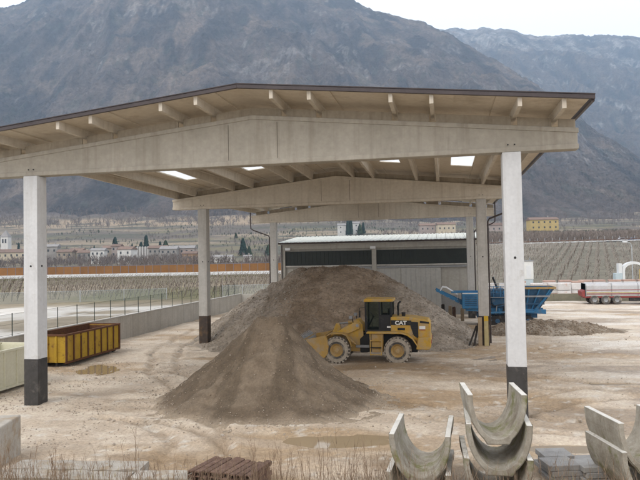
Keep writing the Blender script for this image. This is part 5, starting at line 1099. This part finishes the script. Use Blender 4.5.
HS = [(11, 415, 17, 10, 7.0, 'cream', 'red', 5, 2, 'long cream house with red roof left of the white column', 0, 0), (51, 430, 7, 8, 9.5, 'grey', 'grey', 2, 2, 'grey gabled house just right of the white column', 0, 0.1),
      (64, 425, 9, 8, 6.5, 'tan', 'red', 3, 2, 'tan house with red roof beside the grey gabled house', 0, 0), (75, 432, 8, 8, 6.8, 'cream', 'red', 3, 2, 'cream house second in the village row', 0, 0), (84, 420, 8, 8, 6.0, 'grey', 'red', 3, 2, 'grey house left of the white three window house', 0, 0.05),
      (97, 415, 8, 7, 7.2, 'white', 'grey', 3, 2, 'white house with green ground floor in the village row', 0, 0), (108, 430, 8, 9, 8.0, 'tan', 'red', 3, 2, 'tall tan house in the middle of the village row', 0, 0), (115.5, 428, 5, 8, 9.0, 'pink', 'red', 2, 3, 'narrow pinkish house beside the cream gabled house', 0, 0),
      (124, 410, 8.5, 9, 7.5, 'white', 'red', 2, 2, 'white house with brown roof at the end of the row', 0, -0.15), (157, 430, 11, 9, 7.5, 'grey', 'red', 4, 2, 'grey stone house with brown roof under the retaining wall', 0, 0), (168, 428, 10, 9, 7.0, 'grey', 'grey', 3, 2, 'grey house with pale roof adjoining the stone house', 0, 0),
      (184, 435, 12, 9, 7.0, 'pink', 'grey', 4, 2, 'pinkish house with white roof left of the concrete column', 0, 0), (189, 405, 8, 7, 4.6, 'orange', 'red', 3, 1, 'orange house beside the left rear column', 0, 0), (221, 395, 12, 6, 2.6, 'white', 'grey', 4, 1, 'low white shed right of the left rear column', 0, 0), (247, 400, 4, 4, 2.6, 'white', 'grey', 1, 1, 'tiny white hut among the bare trees', 0, 0),
      (545, 505, 20, 10, 7.0, 'yellow', 'red', 5, 2, 'yellow farmhouse on the slope right of the white column', 3.0, 0), (344, 640, 11, 9, 8.0, 'white', 'grey', 2, 2, 'white chapel house left of the conifers above the warehouse roof', 1, 0), (356.5, 640, 6, 8, 8.5, 'white', 'grey', 1, 2, 'white house between the conifers above the warehouse roof', 1, 0),
      (447, 560, 14, 9, 6, 'cream', 'red', 4, 1, 'cream farmhouse above the right end of the warehouse roof', 1, 0), (428, 570, 12, 9, 5.5, 'pink', 'red', 3, 1, 'pink roofed house left of the cream farmhouse', 1, 0), (497, 520, 16, 9, 5.5, 'pink', 'red', 4, 1, 'reddish house between the right columns', 1, 0)]
for h_ in HS: house(h_[0], h_[1], h_[2] * 1.15, h_[3], h_[4] * 1.22, h_[5], h_[6], h_[7], h_[8], h_[9], h_[10], h_[11])
ct = thing('church_tower', 'white church tower at the left edge of the village', 'tower', P(B(4), 440), YAW)
MB().bb(-2.6, 2.6, 0, 5.2, -3, 19).build('tower_wall', HW['white'], ct); MB().add([(-2.9, -0.3, 19), (2.9, -0.3, 19), (2.9, 5.5, 19), (-2.9, 5.5, 19), (0, 2.6, 24)], [(3, 2, 1, 0), (0, 1, 4), (1, 2, 4), (2, 3, 4), (3, 0, 4)]).build('tower_roof', TERR_GR, ct)
for s in (-1, 1): MB().bb(s * 1.0 - 0.55, s * 1.0 + 0.55, -0.08, -0.01, 14.5, 17.5).build('belfry_opening', WINDOWD, ct)
rw = thing('retaining_wall', 'pale ribbed retaining wall above the village', 'wall', P(B(134), 470, 1.0)); b_ = P(B(177), 470, 1.0); rw.rotation_euler = (0, 0, math.atan2(b_.y - rw.location.y, b_.x - rw.location.x)); L_ = (b_ - rw.location).length
MB().bb(0, L_, 0, 0.8, -3, 8.0).build('wall', HW['grey'], rw)
for k in range(16): MB().bb(k * L_ / 16, k * L_ / 16 + 0.7, -0.4, -0.005, -3, 8.2).build('buttress', HW['white'], rw)

# ------------------------------------------------------------------ trees
def conifer_mesh(seed, slim):
    rg = np.random.default_rng(seed); out = []
    for k in range(900):
        f = rg.random() ** 0.8; z = 0.08 + 0.92 * f; R = (1 - f) ** 0.8 * slim * rg.uniform(0.35, 1.0) + 0.01; a = rg.uniform(0, 6.28); l = 0.06 + 0.05 * rg.random(); p_ = np.array((R * math.cos(a), R * math.sin(a), z)); e = np.array((-math.sin(a), math.cos(a), 0)) * l * 0.6; tip = p_ + np.array((math.cos(a) * l * 0.7, math.sin(a) * l * 0.7, -l * rg.uniform(0.1, 0.9))); up_ = p_ + np.array((0, 0, l * 0.5))
        out += [(p_ - e, tip, p_ + e), (p_ - e * 0.6, up_, tip)]
    return out
CM = [tri_soup('crown', conifer_mesh(s, sl), m) for s, sl, m in ((1, 0.25, CONIFER), (2, 0.16, CONIFER), (3, 0.34, CONIFER2), (4, 0.11, CONIFER))]
TM = MB().tube([(0, 0, -0.06), (0, 0, 0.5), (0, 0, 0.96)], [0.02, 0.013, 0.002], 6).mesh('trunk', BARK)
for px, dist, h_, var, lb in ((115, 520, 14.5, 0, 'large dark conifer alone above the village'), (30.5 - 12, 520, 11, 3, 'dark cypress left of the white column'), (136, 500, 9, 1, 'leftmost small conifer of the group above the retaining wall'), (141, 500, 12, 0, 'second conifer of the group above the retaining wall'), (146, 502, 17, 1, 'tallest conifer of the group above the retaining wall'), (160, 498, 12, 1, 'slim conifer left of the rounded cedar'), (165.5, 498, 13, 2, 'rounded olive cedar above the retaining wall'),
                              (112 + 20, 560, 5, 0, 'tiny conifer on the tan terrace'), (243, 480, 14, 0, 'dark conifer between the left columns'), (249, 478, 8, 2, 'low green conifer right of the dark conifer between the columns'), (268, 470, 9, 2, 'green conifer left of the third left column'), (236, 640, 6, 2, 'small dark tree high between the left columns'),
                              (348, 630, 17, 3, 'left slim cypress above the warehouse roof'), (351, 632, 18, 3, 'right slim cypress above the warehouse roof'), (360, 628, 11, 2, 'rounded conifer right of the cypresses above the warehouse roof'), (363.5, 632, 12, 1, 'pointed conifer at the right of the cypress group'), (94, 560, 4, 0, 'tiny left conifer on the tan terrace above the village')):
    t = thing('conifer_tree', lb, 'tree', P(B(px), dist, -0.3), random.uniform(0, 6)); t.scale = (h_, h_, h_)
    link('trunk', TM, t); link('crown', CM[var], t)
def wood(name, label, n, tr_, vr_, hr, m, seed, zr=None, dens=None, sl=22):
    rg = np.random.default_rng(seed); out = []
    for _ in range(n):
        t = rg.uniform(*tr_); v = rg.uniform(*vr_)
        if dens is not None and float(fbm(np.array(t * v / dens), np.array(v / dens), 3, seed)) < 0.53: continue
        X, Y = xy_of(t * v, v); z = float(hterr(t * v, v)) - 0.2; h = rg.uniform(*hr); wd = h * rg.uniform(0.22, 0.42)
        b0 = np.array((X, Y, z)); out.append((b0 + (-0.12, 0, 0), b0 + (0.12, 0, 0), b0 + (0, 0, h * 0.8)))
        for k in range(sl):
            a = rg.uniform(0, 6.28); f = rg.uniform(0.15, 0.75); p_ = b0 + (0, 0, h * f) + np.array((math.cos(a), math.sin(a), 0)) * wd * rg.uniform(0, 0.5); q = b0 + np.array((math.cos(a) * wd * rg.uniform(0.4, 1), math.sin(a) * wd * rg.uniform(0.4, 1), h * min(1, f + rg.uniform(0.15, 0.45)))); s_ = 0.02 + 0.018 * h; e = np.array((RX.x, RX.y, 0)) * s_
            out.append((p_ - e, p_ + e, q))
    return tag(link(name, tri_soup(name, out, m)), label, 'wood', kind='stuff')
wood('bare_wood', 'brown leafless wood on the slope behind the right road', 3000, (0.20, 0.75), (285, 440), (3.0, 6.0), TWIG, 201)
wood('evergreen_scrub', 'dark evergreen scrub above the leafless wood on the right', 500, (0.22, 0.50), (425, 470), (3, 5), EVERG, 202, sl=40)
wood('bare_wood', 'greyish leafless trees round the village', 1700, (-0.72, 0.0), (215, 430), (3.0, 8), TWIG2, 203, dens=60)
wood('bare_wood', 'leafless scrub on the terraces above the village', 6500, (-0.8, 0.8), (470, 900), (2, 5), TWIG2, 204, dens=55, sl=16)
wood('bare_wood', 'leafless trees at the foot of the mountain', 3600, (-0.8, 0.8), (800, 1080), (7, 13), TWIG2, 205, sl=14)
wood('evergreen_scrub', 'dark hedges on the terraced hillside', 2600, (-0.7, 0.3), (490, 800), (1.5, 4), EVERG, 206, dens=45, sl=24)

# ------------------------------------------------------------------ haze: the air of the valley
m, n, b = nodes('valley_air'); out = n.nodes['Material Output']; n.nodes.remove(b)
pv = N(n, 'ShaderNodeVolumePrincipled'); pv.inputs['Color'].default_value = (0.54, 0.75, 1.0, 1); pv.inputs['Density'].default_value = 0.00014; pv.inputs['Anisotropy'].default_value = 0.2
n.links.new(pv.outputs[0], out.inputs['Volume'])
hz = MB(); bx = [xy_of(u, v) for u, v in ((-3900, -300), (3900, -300), (4600, 5400), (-3900, 5400))]
hz.add([(x, y, -60) for x, y in bx] + [(x, y, 1850) for x, y in bx], [(3, 2, 1, 0), (4, 5, 6, 7), (0, 1, 5, 4), (1, 2, 6, 5), (2, 3, 7, 6), (3, 0, 4, 7)])
tag(hz.build('haze', m), 'pale blue haze filling the valley air', 'haze', kind='stuff')
